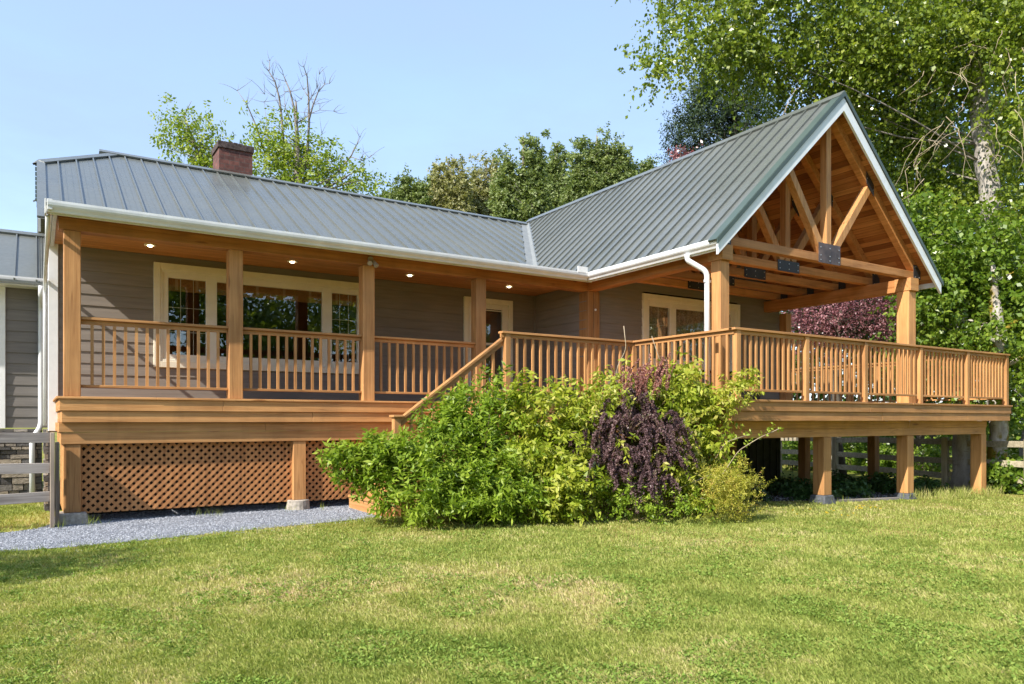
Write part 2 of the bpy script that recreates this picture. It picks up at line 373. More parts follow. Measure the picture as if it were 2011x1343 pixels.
# ================================================================== HOUSE
GRD = -1.70
house = empty('house', (4, 3, GRD), 'taupe sided house with green metal roofs and a stained cedar wraparound porch', 'house')
YM, YW, XL, XI = 1.87, .05, -.12, 8.82          # main wall, wing wall, left end, inner wing wall
def main_z(y): return 1.754 + .57*y
def porch_z(y): return 2.44 + .22*(y+.4)
RX, SL, EX, EZ = 11.6, .932, 8.42, 2.44
RZ = EZ + SL*(RX-EX); YR = 6.15; MRZ = main_z(YR)
def wing_z(x): return EZ + SL*(x-EX) if x <= RX else RZ - SL*(x-RX)
def valley_x(y): return EX + (max(main_z(y), porch_z(y)) - EZ)/SL if y > -.42 else EX

# ---- lap siding
def lap_wall(name, m, horiz, fixed, u0, u1, z0, z1, holes=(), face=-1, exp=.18, clip=None, parent=house):
    b = MB(); z = z0; out = .016*face
    def pt(u, o, zz): return (u, fixed+o, zz) if horiz == 'x' else (fixed+o, u, zz)
    while z < z1-1e-4:
        zt = min(z+exp, z1); a, c = (u0, u1) if clip is None else clip(.5*(z+zt))
        segs = [(a, c)]
        for (h0, h1, hz0, hz1) in holes:
            if zt > hz0+.04 and z < hz1-.04:
                n = []
                for s0, s1 in segs:
                    if h1 <= s0 or h0 >= s1: n.append((s0, s1)); continue
                    if h0 > s0: n.append((s0, h0))
                    if h1 < s1: n.append((h1, s1))
                segs = n
        cut = []
        for s0, s1 in segs:
            a_ = s0
            while s1-a_ > 2.6:
                k_ = a_+random.uniform(1.2, 3.4)
                if s1-k_ < .5: break
                cut.append((a_, k_)); a_ = k_
            cut.append((a_, s1))
        segs = cut
        for s0, s1 in segs:
            if s1-s0 < .02: continue
            j = random.uniform(-.0018, .0018)*(1 if len(segs) > 1 else .5)
            b.quad(pt(s0, out+j, z), pt(s1, out+j, z), pt(s1, .002*face, zt), pt(s0, .002*face, zt))
            b.quad(pt(s0, 0, z), pt(s1, 0, z), pt(s1, out+j, z), pt(s0, out+j, z))
        z = zt
    return b.build(name, m, parent)
W1 = (1.36, 4.94, .60, 2.20); DR = (7.10, 8.17, 0, 2.16); W2 = (10.30, 13.15, .84, 2.26)
lap_wall('wall', SIDE, 'x', YM, XL, XI, -.5, 2.39, [W1, DR])
lap_wall('wall', SIDE, 'y', XI, YW, YM, -.5, 2.6, face=-1)
lap_wall('wall', SIDE, 'x', YW, XI, 14.62, -.35, RZ-.2, [W2], clip=lambda z: (max(XI, EX+(z-EZ)/SL+.12), min(14.62, RX+(RZ-z)/SL-.12)))
lap_wall('wall', SIDE, 'y', XL, YM, 10.4, -.42, 4.38, face=-1, clip=lambda z: (max(YM, (z-1.754)/.57+.15), min(10.4, 2*YR-(z-1.754)/.57-.15)))
lap_wall('wall', SIDE, 'y', 14.62, YW, 10.4, -.4, 2.4, face=1)
lap_wall('wall', SIDE, 'x', 10.42, XL, 14.62, -.4, 2.4, face=1)
GY = 3.5
lap_wall('wall', SIDE2, 'x', GY, -7, XL, -.44, 2.02)
# corner boards
MB().box(XL-.03, XL+.10, YM-.035, YM+.0, -.48, 2.40).box(XL-.033, XL-.018, YM-.03, YM+.10, -.48, 2.42).build('corner_board', WHITE, house, .004)
MB().box(XI-.04, XI-.017, YM-.06, YM-.018, 0, 2.38).build('corner_board', SIDE, house)
MB().box(-.83, -.735, GY-.045, GY-.018, -.45, 2.02).build('corner_board', WHITE, house, .004)

# ---- stone veneer at the foot of the left wall and the side wing
def stone_wall(name, horiz, fixed, u0, u1, z0, z1):
    b = MB(); tint = []; z = z0
    while z < z1-.01:
        h = min(random.choice((.055, .075, .09, .11)), z1-z); u = u0
        while u < u1-.01:
            wd = min(random.uniform(.14, .46), u1-u); d = random.uniform(.03, .075); e = .006
            if horiz == 'x': b.box(u+e, u+wd-e, fixed-d, fixed+.03, z+e, z+h-e)
            else: b.box(fixed-d, fixed+.03, u+e, u+wd-e, z+e, z+h-e)
            tint += [random.random()]*8; u += wd
        z += h
    if horiz == 'x': b.box(u0, u1, fixed-.012, fixed+.03, z0, z1)
    else: b.box(fixed-.012, fixed+.03, u0, u1, z0, z1)
    tint += [0.0]*8
    o = b.build(name, STONE, house, .012)
    a = o.data.attributes.new('tint', 'FLOAT', 'POINT'); a.data.foreach_set('value', tint); return o
stone_wall('stone_base', 'x', GY-.02, -7, XL-.1, GRD-.1, -.46)
stone_wall('stone_base', 'y', XL-.02, YM+.02, GY-.15, GRD-.1, -.46)

# ---- rooms behind the windows
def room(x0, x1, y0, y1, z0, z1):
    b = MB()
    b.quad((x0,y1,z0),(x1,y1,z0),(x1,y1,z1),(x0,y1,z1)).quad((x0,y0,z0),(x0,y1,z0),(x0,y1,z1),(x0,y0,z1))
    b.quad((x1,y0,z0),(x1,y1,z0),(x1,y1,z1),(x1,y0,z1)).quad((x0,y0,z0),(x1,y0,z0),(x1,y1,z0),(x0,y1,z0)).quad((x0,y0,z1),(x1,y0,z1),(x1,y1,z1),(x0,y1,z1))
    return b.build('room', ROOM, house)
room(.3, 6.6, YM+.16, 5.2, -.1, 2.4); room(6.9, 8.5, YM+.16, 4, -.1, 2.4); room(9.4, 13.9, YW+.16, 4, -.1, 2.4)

# ---- windows
def ring(b, x0, x1, z0, z1, wx, wt, wb, ya, yb):
    b.box(x0, x0+wx, ya, yb, z0, z1).box(x1-wx, x1, ya, yb, z0, z1).box(x0+wx, x1-wx, ya, yb, z1-wt, z1).box(x0+wx, x1-wx, ya, yb, z0, z0+wb)
def window(o, yw, trim, panes, grille, name='window'):
    x0, x1, z0, z1 = trim; t = .10
    b = MB(); ring(b, x0, x1, z0, z1, t, t, t, yw-.055, yw+.02)
    win = b.build(name, CREAM, house, .004)
    b = MB(); fx0, fx1, fz0, fz1 = x0+t, x1-t, z0+t, z1-t
    zb, zt = panes[0][2], panes[0][3]
    ring(b, fx0, fx1, fz0, fz1, .035, .035, .035, yw-.045, yw+.06)
    edges = [fx0+.035] + [v for p in panes for v in (p[0], p[1])] + [fx1-.035]
    for i in range(0, len(edges), 2): b.box(edges[i], edges[i+1], yw-.030, yw+.06, fz0+.035, fz1-.035)
    for p in panes:
        b.box(p[0], p[1], yw-.030, yw+.06, fz0+.035, p[2]).box(p[0], p[1], yw-.030, yw+.06, p[3], fz1-.035)
    b.build('frame', VINYL, win, .004)
    for k, p in enumerate(panes):
        MB().box(p[0]-.005, p[1]+.005, yw+.012, yw+.018, p[2]-.005, p[3]+.005).build('pane', GLASS, win)
        if grille[k]:
            g = MB(); wd = p[1]-p[0]
            for q in grille[k][0]: g.box(p[0]+wd*q-.004, p[0]+wd*q+.004, yw+.022, yw+.028, p[2], p[3])
            for q in grille[k][1]: g.box(p[0], p[1], yw+.0235, yw+.0265, p[2]+(p[3]-p[2])*q-.004, p[2]+(p[3]-p[2])*q+.004)
            g.build('grille', VINYL, win)
    return win
gr = ((.33, .67), (.30, .62))
win1 = window(None, YM, (1.305, 4.99, .55, 2.258), [(1.525, 2.11, .77, 2.03), (2.28, 4.108, .77, 2.03), (4.285, 4.78, .77, 2.03)], [gr, None, gr])
for x0, x1 in ((1.5, 2.13), (2.26, 4.13), (4.26, 4.81)):
    bl = MB().box(x0, x1, YM+.036, YM+.06, 1.84, 2.05).box(x0, x1, YM+.034, YM+.062, 1.825, 1.84).build('blind', BLIND, win1)
    n = max(2, int((x1-x0)/.38))
    for k in range(n):
        c = x0+(x1-x0)*(k+.5)/n; MB().box(c-.022, c+.022, YM+.031, YM+.036, 1.842, 2.05).build('tape', TAPE, bl)
win2 = window(None, YW, (10.25, 13.2, .79, 2.312), [(10.44, 11.04, .98, 2.07), (11.21, 12.12, .98, 2.07), (12.32, 12.92, .98, 2.07)], [((.5,), (.65,)), None, ((.5,), (.65,))])
cb = MB(); n = 90
xs = [10.34+i*(12.98-10.34)/n for i in range(n+1)]
yy = [YW+.085+.018*math.sin(i*1.3)+.010*math.sin(i*.53) for i in range(n+1)]
for i in range(n): cb.quad((xs[i], yy[i], .8), (xs[i+1], yy[i+1], .8), (xs[i+1], yy[i+1], 2.15), (xs[i], yy[i], 2.15))
cb.build('curtain', CURT, win2, smooth=True)
# lamp standing in the living room
lampo = empty('table_lamp', (4.72, 2.45, 0), 'tan shaded table lamp behind the right pane of the wide window', 'lamp')
MB().tube([(4.72,2.45,1.05),(4.72,2.45,1.28)], [.19,.13], 20, False).build('lamp_shade', SHADE, lampo, smooth=True)
MB().tube([(4.72,2.45,0),(4.72,2.45,.03),(4.72,2.45,.06),(4.72,2.45,.7),(4.72,2.45,1.1)], [.16,.16,.03,.03,.02], 12).build('lamp_base', POT, lampo)

# ---- entry door
b = MB(); x0, x1, z1 = 7.05, 8.222, 2.215
b.box(x0, x0+.10, YM-.055, YM+.02, 0, z1).box(x1-.10, x1, YM-.055, YM+.02, 0, z1).box(x0+.10, x1-.10, YM-.055, YM+.02, z1-.105, z1)
door = b.build('door', CREAM, house, .004)
b = MB(); ring(b, 7.17, 8.10, .02, 2.09, .125, .085, .30, YM-.03, YM+.03); b.box(7.295, 7.975, YM-.028, YM+.03, 1.25, 1.30)
b.box(7.15, 7.17, YM-.02, YM+.06, 0, 2.11).box(8.10, 8.122, YM-.02, YM+.06, 0, 2.11).box(7.17, 8.10, YM-.02, YM+.06, 2.09, 2.11)
b.build('storm_frame', VINYL, door, .004)
MB().box(7.295, 7.975, YM-.004, YM+.002, .32, 1.25).box(7.295, 7.975, YM-.004, YM+.002, 1.30, 2.005).build('pane', GLASS, door)
MB().box(7.17, 8.10, YM+.09, YM+.13, .02, 2.09).build('door_panel', DOORW, door)
MB().box(7.295, 7.975, YM-.02, YM-.006, 1.965, 1.985).build('glass_rail', VINYL, door)
MB().tube([(7.23,YM-.03,1.0),(7.23,YM-.08,1.0),(7.30,YM-.08,1.0)], .012, 8).build('handle', STEEL, door)

# ---- main roof: front slope, half hip, back slope
XE = -.26; HX, HY0 = 1.08, 4.67
def slope_rib(b, p, q, nrm, w_=.024, h=.034):
    p = Vector(p)+Vector(nrm)*h*.5; q = Vector(q)+Vector(nrm)*h*.5; b.beam(p, q, w_, h, nrm)
nM = Vector((0, -.57, 1)).normalized(); nW = Vector((-SL, 0, 1)).normalized(); nWr = Vector((SL, 0, 1)).normalized()
b = MB(); n = len(b.v)
poly = [(XE, 1.65), (valley_x(1.65)+.3, 1.65), (valley_x(2.2)+.02, 2.2), (valley_x(YR)-.02, YR), (HX, YR), (XE, HY0)]
b.v += [(x, y, main_z(y)) for x, y in poly]; b.f.append(tuple(range(6)))
n = len(b.v); b.v += [(HX, YR, MRZ), (XE, HY0, main_z(HY0)), (XE, 2*YR-HY0, main_z(HY0))]; b.f.append((n, n+2, n+1))
n = len(b.v); b.v += [(HX, YR, MRZ), (14.6, YR, MRZ-1.2), (14.6, 11.3, main_z(2*YR-11.3)), (XE, 11.3, main_z(2*YR-11.3)), (XE, 2*YR-HY0, main_z(HY0))]
b.v[n+1] = (11.5, YR, MRZ); b.v[n+2] = (11.5, 11.3, main_z(2*YR-11.3)); b.f.append((n, n+1, n+2, n+3, n+4))
x = XE+.30
while x < 11.3:
    yt = YR-.05 if x > HX else HY0+(x-XE)*(YR-HY0)/(HX-XE)-.04
    # ribs stop short of the valley flashing
    yb = 1.75
    if x > valley_x(2.2)-.2:
        yb = next((yy_ for yy_ in np.arange(1.75, YR, .02) if valley_x(yy_)-.19 > x), YR)
    if yt-yb > .1: slope_rib(b, (x, yb, main_z(yb)), (x, yt, main_z(yt)), nM)
    x += .305
# pencil ribs on the pans
x = XE+.30
while x < 8.8:
    for d in (.10, .20):
        slope_rib(b, (x+d, 1.75, main_z(1.75)), (x+d, YR-.12 if x+d > HX else HY0+(x+d-XE)*(YR-HY0)/(HX-XE)-.12, main_z(YR-.12 if x+d > HX else HY0+(x+d-XE)*(YR-HY0)/(HX-XE)-.12)), nM, .010, .003)
    x += .305
roof = b.build('roof', ROOF, house)
def cap(b, p, q, n1, n2, wd=.15, up=.035):
    """folded ridge cap between two slopes"""
    p, q = Vector(p), Vector(q); d = (q-p).normalized(); z = Vector((0, 0, up+.012))
    for nn in (n1, n2):
        nn = Vector(nn); s = nn.cross(d); s = s if s.z < 0 else -s; o = nn*(up+.004)
        a0, a1, c0, c1 = p+z, q+z, p+s*wd+o, q+s*wd+o
        b.quad(a0, a1, c1, c0); b.quad(c0, c1, c1-nn*up, c0-nn*up)
        b.tri(a0, c0, p); b.tri(a1, c1, q)
nB = Vector((0, .57, 1)).normalized(); nH = Vector((-(MRZ-main_z(HY0))/(HX-XE), 0, 1)).normalized()
b = MB(); cap(b, (HX-.28, YR, MRZ+.012), (11.45, YR, MRZ+.012), nM, nB)
cap(b, (XE-.01, HY0, main_z(HY0)), (HX+.02, YR, MRZ), nM, nH, .13); cap(b, (XE-.01, 2*YR-HY0, main_z(HY0)), (HX+.02, YR, MRZ), nB, nH, .13)
b.build('ridge_cap', ROOF, roof)
RAKEP = plain('grey rake paint', (.36, .38, .38), .5, .4, 4, .1)
# half-hip rib ends and rake boards at the left end
b = MB()
for k in range(9):
    y = HY0+.15+k*.33
    if y < 2*YR-HY0: b.box(XE-.06, XE+.05, y, y+.03, main_z(HY0)-.03, main_z(HY0)+.04)
b.box(XE-.035, XE-.02, HY0-.02, 2*YR-HY0+.02, main_z(HY0)-.12, main_z(HY0)+.005)
b.build('eave_trim', DARKTRIM, roof)
for (ya, yb, s) in ((1.66, HY0, 1), (2*YR-HY0, 11.3, -1)):
    za = main_z(ya) if s > 0 else main_z(2*YR-ya); zb = main_z(yb) if s > 0 else main_z(2*YR-yb)
    MB().prism([(ya, za-.20), (yb, zb-.20), (yb, zb-.01), (ya, za-.01)], 'x', XE-.02, XE+.012).build('rake_board', RAKEP, roof)
b = MB(); slope_rib(b, (XE+.03, 1.68, main_z(1.68)), (XE+.03, HY0, main_z(HY0)), nM, .13, .03); b.build('rake_trim', ROOF, roof)

# ---- low porch roof, seen edge on above the gutter
b = MB(); b.prism([(-.455, porch_z(-.455)-.03), (2.4, porch_z(2.4)-.03), (2.4, porch_z(2.4)), (-.455, porch_z(-.455))], 'x', -.20, 8.46)
nP = Vector((0, -.22, 1)).normalized(); x = -.13
while x < 8.3: slope_rib(b, (x, -.455, porch_z(-.455)), (x, 2.3, porch_z(2.3)), nP, .018, .036); x += .31
porch_roof = b.build('porch_roof', ROOF, house)
MB().box(-.19, -.13, -.48, YM+.1, 2.335, 2.47).box(-.126, -.075, -.34, YM-.06, 2.325, 2.376).box(-.215, -.192, -.36, -.20, 2.31, 2.50).build('porch_end_board', plain('greyed white paint', (.55, .55, .53), .5, .3, 5, .12), porch_roof, .004)
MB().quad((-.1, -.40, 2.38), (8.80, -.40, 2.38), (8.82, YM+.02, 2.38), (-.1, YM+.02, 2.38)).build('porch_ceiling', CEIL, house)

# ---- gutters and downspouts
def gutter_poly(s, e, dz=0):
    p = [(-.50,2.455),(-.488,2.455),(-.488,2.40),(-.395,2.40),(-.395,2.455),(-.385,2.455),(-.385,2.318),(-.435,2.318),(-.450,2.345),(-.482,2.375),(-.495,2.395),(-.50,2.425)]
    return [(e + s*(u+.5), z+dz) for u, z in p]
g = MB().prism(gutter_poly(1, -.50), 'x', -.185, 8.43).build('gutter', GUTTER, house)
MB().prism([(-.384, 2.30), (-.36, 2.30), (-.36, 2.44), (-.384, 2.44)], 'x', -.16, 8.6).build('fascia', plain('fascia paint', (.62, .60, .50), .5, .3, 3, .12), g)
g2 = MB().prism(gutter_poly(1, 8.405, .003), 'y', -3.62, -.395).build('gutter', GUTTER, house)
MB().prism([(8.523, 2.30), (8.545, 2.30), (8.545, 2.44), (8.523, 2.44)], 'y', -3.6, -.36).build('fascia', WHITE, g2)
MB().box(8.40, 8.415, -.50, -.28, 2.44, 2.55).box(8.17, 8.40, -.505, -.49, 2.44, 2.55).build('splash_guard', WHITE, g2)
g3 = MB().prism(gutter_poly(-1, 14.80, .0), 'y', -3.62, 4).build('gutter', GUTTER, house)
gg = MB().prism([(u+3.55-.02, z-.43) for u, z in gutter_poly(1, -.5)], 'x', -7, XL-.02).build('gutter', plain('grey white gutter', (.62, .63, .66), .35, .5, 4, .06), house)
def pipe(b, pts, w_, d):
    for p, q in zip(pts[:-1], pts[1:]):
        p, q = Vector(p), Vector(q); up = (0, 1, 0) if abs((q-p).normalized().y) < .9 else (0, 0, 1); b.beam(p, q, w_, d, up)
def round_pipe(name, pts, r):
    o = MB().tube(pts, r, 10).build(name, GUTTER, house, smooth=True); return o
def arc_pts(pts, n=5):
    out = [Vector(pts[0])]
    for i in range(1, len(pts)-1):
        a, b_, c = Vector(pts[i-1]), Vector(pts[i]), Vector(pts[i+1])
        r = min((a-b_).length, (c-b_).length, .18)*.5; s = b_+(a-b_).normalized()*r; e = b_+(c-b_).normalized()*r
        for k in range(n+1):
            t = k/n; out.append(s*(1-t)**2 + b_*2*t*(1-t) + e*t*t)
    out.append(Vector(pts[-1])); return out
dsp = round_pipe('downspout', arc_pts([(8.455, -2.98, 2.33), (8.455, -2.98, 2.24), (8.70, -3.17, 2.05), (8.70, -3.17, -1.6)]), .044)
MB().box(8.64, 8.78, -3.185, -3.155, 1.88, 1.92).build('strap', GUTTER, dsp)
ds2 = round_pipe('downspout', arc_pts([(-.235, GY-.46, 1.9), (-.235, GY-.46, 1.78), (-.235, GY-.09, 1.6), (-.235, GY-.09, -.42), (-.36, GY-.13, -.62), (-.36, GY-.13, GRD+.05)]), .042)
ds3 = round_pipe('downspout', arc_pts([(-.18, -.20, 2.32), (-.18, .1, 2.12), (-.19, YM-.12, 1.85), (-.19, YM+.18, 1.70), (-.19, YM+.18, -.4)]), .028)

# ---- valley flashing
b = MB(); ys = [2.25, YR-.02]
def vp(y, dx, on):
    xv = valley_x(y)+dx
    return (xv, y, (main_z(y) if on == 'm' else wing_z(xv))+.006)
b.quad(vp(ys[0], -.19, 'm'), vp(ys[0], 0, 'm'), vp(ys[1], 0, 'm'), vp(ys[1], -.17, 'm'))
b.quad(vp(ys[0], 0, 'w'), vp(ys[0], .09, 'w'), vp(ys[1], .08, 'w'), vp(ys[1], 0, 'w'))
b.build('valley_flashing', FLASH, roof)

# ---- wing gable roof
YF = -3.62
b = MB(); n = len(b.v)
left = [(EX, YF), (RX, YF), (RX, 9.5), (valley_x(YR), YR), (valley_x(2.2), 2.2), (valley_x(.5), .5), (EX, -.42)]
b.v += [(x, y, wing_z(x)) for x, y in left]; b.f.append(tuple(range(len(left)))[::-1])
b.quad((RX, YF, RZ), (14.80, YF, wing_z(14.80)), (14.80, 9.5, wing_z(14.80)), (RX, 9.5, RZ))
y = YF+.34
while y < YR-.1:
    xs_ = valley_x(y)+(.12 if y > 1.9 else 0)
    if RX-.1-xs_ > .1: slope_rib(b, (xs_, y, wing_z(xs_)), (RX-.08, y, wing_z(RX-.08)), nW)
    slope_rib(b, (RX+.08, y, wing_z(RX+.08)), (14.78, y, wing_z(14.78)), nWr)
    y += .305
groof = b.build('gable_roof', ROOF, house)
b = MB(); cap(b, (RX, YF-.03, RZ), (RX, YR+.1, RZ), nW, nWr, .15); b.build('ridge_cap', ROOF, groof)
b = MB()
for sx, xe in ((-1, EX-.03), (1, 14.83)):
    nn = nW if sx < 0 else nWr; zz = wing_z(xe)
    slope_rib(b, (xe, YF+.05, zz), (RX, YF+.05, RZ), nn, .17, .03)
    b.prism([(xe, zz-.055), (RX, RZ-.055), (RX, RZ+.03), (xe, zz+.03)], 'y', YF-.045, YF-.03)
b.build('rake_trim', DARKTRIM, groof)
b = MB()
for sx, xe in ((-1, EX+.015), (1, 14.79)):
    zz = wing_z(xe); poly = [(xe, zz-.24), (RX, RZ-.305), (RX, RZ-.075), (xe, zz-.045)]
    b.prism(poly, 'y', YF-.022, YF+.02)
b.build('bargeboard', BARGE, groof)
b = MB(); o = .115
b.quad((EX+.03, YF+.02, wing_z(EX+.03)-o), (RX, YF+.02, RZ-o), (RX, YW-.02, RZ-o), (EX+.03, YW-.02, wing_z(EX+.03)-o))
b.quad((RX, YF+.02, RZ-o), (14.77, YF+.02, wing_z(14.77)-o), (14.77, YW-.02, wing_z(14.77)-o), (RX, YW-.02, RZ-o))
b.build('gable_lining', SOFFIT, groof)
# outer half of the wing roof, closing the body below
# ---- side wing roof
b = MB(); e0 = (3.03, 1.965); e1 = (5.15, 3.17)
b.prism([(e0[0], e0[1]-.04), (e1[0], e1[1]-.04), (e1[0]+2.2, e0[1]), (e1[0]+2.2, e0[1]+.04), e1, e0], 'x', -7, XL-.01)
nG = Vector((0, -(e1[1]-e0[1])/(e1[0]-e0[0]), 1)).normalized(); x = XL-.18
while x > -3: slope_rib(b, (x, e0[0], e0[1]), (x, e1[0]-.05, e1[1]-.03), nG, .02, .03); x -= .305
for k in range(4): slope_rib(b, (XL-.03-.036*k, e0[0], e0[1]), (XL-.03-.036*k, e1[0], e1[1]), nG, .012, .012)
sroof = b.build('side_roof', ROOF, house)
b = MB(); cap(b, (-7, e1[0], e1[1]), (XL-.01, e1[0], e1[1]), nG, (0, nG.y*-1, nG.z), .13); b.build('ridge_cap', ROOF, sroof)
MB().quad((-7, 3.05, 1.90), (XL-.03, 3.05, 1.90), (XL-.03, GY+.02, 1.90), (-7, GY+.02, 1.90)).build('soffit', WHITE, sroof)

# ---- chimney
ch = MB().box(3.22, 3.96, 6.45, 7.15, 4.9, 5.93).build('chimney', BRICK, house)
b = MB().box(3.19, 3.99, 6.42, 7.18, 5.93, 6.07)
for k in range(7):
    x = 3.20+k*.11; b.box(x+.004, x+.10, 6.43, 7.17, 6.07, 6.07+random.uniform(.006, .022))
b.build('chimney_cap', SOOT, ch, .008)
MB().tube([(3.42,6.8,6.08),(3.42,6.8,6.15)], .09, 14).build('flue', SOOT, ch)

# ---- porch floor, edge boards
def fascia(x0, x1, y, tiers, breaks, axis='x', name='edge_board'):
    """stepped edge boards with open joints, each tier a board run"""
    for (zt, zb, dy, x0o, x1o) in tiers:
        b = MB(); xs = [x0+x0o] + [v for v in breaks.get(round(zt, 2), []) if x0+x0o < v < x1+x1o] + [x1+x1o]
        for a, c in zip(xs[:-1], xs[1:]):
            j = random.uniform(-.003, .003); b.box(a+.002, c-.002, y+dy+j, y+dy+.04+j, zb, zt-.002)
        b.build(name, WX, house, .004)
TIER = [(0, -.033, -.17, -.09, 0), (-.033, -.19, -.145, -.055, 0), (-.19, -.345, -.120, -.03, 0), (-.345, -.475, -.05, -.06, 0), (-.475, -.635, -.04, -.035, 0)]
fascia(0, 8.5, 0, TIER, {0: [1.1, 3.0, 4.6], -.03: [1.98, 5.0], -.19: [3.3], -.34: [2.6, 5.1], -.47: [4.2]})
b = MB()
for (zt, zb, dy, xo, _) in TIER: b.box(xo, xo+.03, dy+.042, YM-.02, zb, zt-.003)
b.build('edge_board', WY, house, .004)
def deck_floor(x0, x1, y0, y1, along):
    b = MB()
    if along == 'x':
        y = y0
        while y < y1-.01: b.box(x0, x1, y+.002, min(y+.14, y1)-.002, -.034, -.003); y += .14
    else:
        x = x0
        while x < x1-.01: b.box(x+.002, min(x+.14, x1)-.002, y0, y1, -.034, -.003); x += .14
    return b.build('deck_floor', WX if along == 'x' else WY, house)
deck_floor(-.05, 8.78, -.125, YM-.01, 'x'); deck_floor(5.76, 8.42, -1.66, -.175, 'x')
deck_floor(8.45, 16.9, -3.92, YW-.01, 'x'); deck_floor(14.66, 16.9, YW, 3.2, 'x')
# landing edge
LT = [(0, -.033, 0, 0, 0), (-.033, -.19, .02, .01, 0), (-.19, -.345, .04, .02, 0), (-.345, -.62, .08, .03, 0)]
fascia(5.74, 8.40, -1.70, LT, {})
# wing deck edge, with the upper boards overhanging the apron
WT = [(.002, -.032, 0, 0, 0), (-.032, -.175, .025, .015, -.01), (-.175, -.325, .045, .03, -.02)]
fascia(8.37, 16.98, -3.97, WT, {0: [10.9, 13.2, 15.1], -.03: [11.9, 14.2], -.17: [12.3, 15.2]})
AT = [(-.325, -.455, .315, .05, -.42), (-.455, -.60, .322, .03, -.44)]
fascia(8.37, 16.98, -3.97, AT, {-.33: [13.62], -.46: [13.45]})
for side in (0, 1):
    b = MB()
    for (zt, zb, dy, xo, xe) in WT+AT[:1]:
        if side == 0: b.box(8.37+xo, 8.37+xo+.03, -3.97+dy+.042, -1.60, zb, zt-.003)
        else: b.box(16.98+xe-.03, 16.98+xe, -3.97+dy+.042, 3.2, zb, zt-.003)
    b.build('edge_board', WY, house, .004)
b = MB()                                              # joists under the wing deck
for k in range(20): b.box(8.6+k*.41, 8.64+k*.41, -3.55, YW, -.28, -.04)
b.build('joist', WY, house)
MB().box(8.5, 16.5, -.30, -.16, -.60, -.29).build('deck_beam', WX, house)

# ---- posts and beams of the porch
def post(x, y, w_, z0, z1, name='post', d=None):
    return MB().box(x, x+w_, y, y+(d or w_), z0, z1).build(name, WZ, house, .008)
PX = [0, 2.092, 4.172, 6.29]
for x in PX: post(x, 0, .2, 0, 2.21)
post(8.805, -.01, .13, 0, 2.215, d=.3); post(8.942, -.02, .14, 0, 2.215, d=.2)
post(8.785, -3.37, .205, -.02, 2.215); post(14.03, -3.42, .25, 0, 2.215); post(14.66, -.12, .2, 0, 2.225)
for x in (0, 3.03): post(x, -.025, .2, -1.545, -.636, 'lower_post')
for x, zb in ((8.41, -1.62), (11.02, -1.60), (13.58, -1.70), (16.34, -1.87)): post(x, -3.65, .215, zb, -.602, 'lower_post', .22)
for x in (14.96, 17.0, 12.4): post(x, -.42 if x < 16 else -.9, .2, GZ(x)-.05, -.3, 'lower_post')
MB().box(-.06, 9.08, 0, .2, 2.212, 2.378).build('beam', WB, house, .006)
MB().box(8.795, 9.0, -3.41, 0, 2.218, 2.462).build('beam', WBY, house, .006)
MB().box(14.06, 14.27, -3.45, .05, 2.218, 2.462).build('beam', WBY, house, .006)
MB().box(8.765, 9.015, -3.425, -3.12, 2.217, 2.4645).build('beam_cap', WX, house, .006)
MB().box(14.02, 14.30, -3.465, -3.13, 2.2165, 2.4655).build('beam_cap', WX, house, .006)
MB().box(.004, .03, .18, YM-.1, -1.58, -.64).build('side_panel', WY, house, .003)
# footings
MB().prism([(-.085,-1.545),(.27,-1.545),(.29,-1.75),(-.10,-1.75)], 'y', -.10, .25).build('footing', CONC, house, .02)
MB().tube([(3.13,.07,-1.76),(3.13,.07,-1.545)], [.185,.17], 20).build('footing', CONC, house, .012)
for x, zt in ((11.02, -1.60), (13.58, -1.70), (8.41, -1.62)):
    zb = GZ(x)-.06; c = x+.107
    b = MB(); n = len(b.v)
    for (h, z) in ((.135, zt), (.175, zb)): b.v += [(c-h,-3.54-h,z),(c+h,-3.54-h,z),(c+h,-3.54+h,z),(c-h,-3.54+h,z)]
    b.f += [(0,1,5,4),(1,2,6,5),(2,3,7,6),(3,0,4,7),(0,3,2,1)]
    b.f += []
    b.build('footing', DKCONC, house, .015)

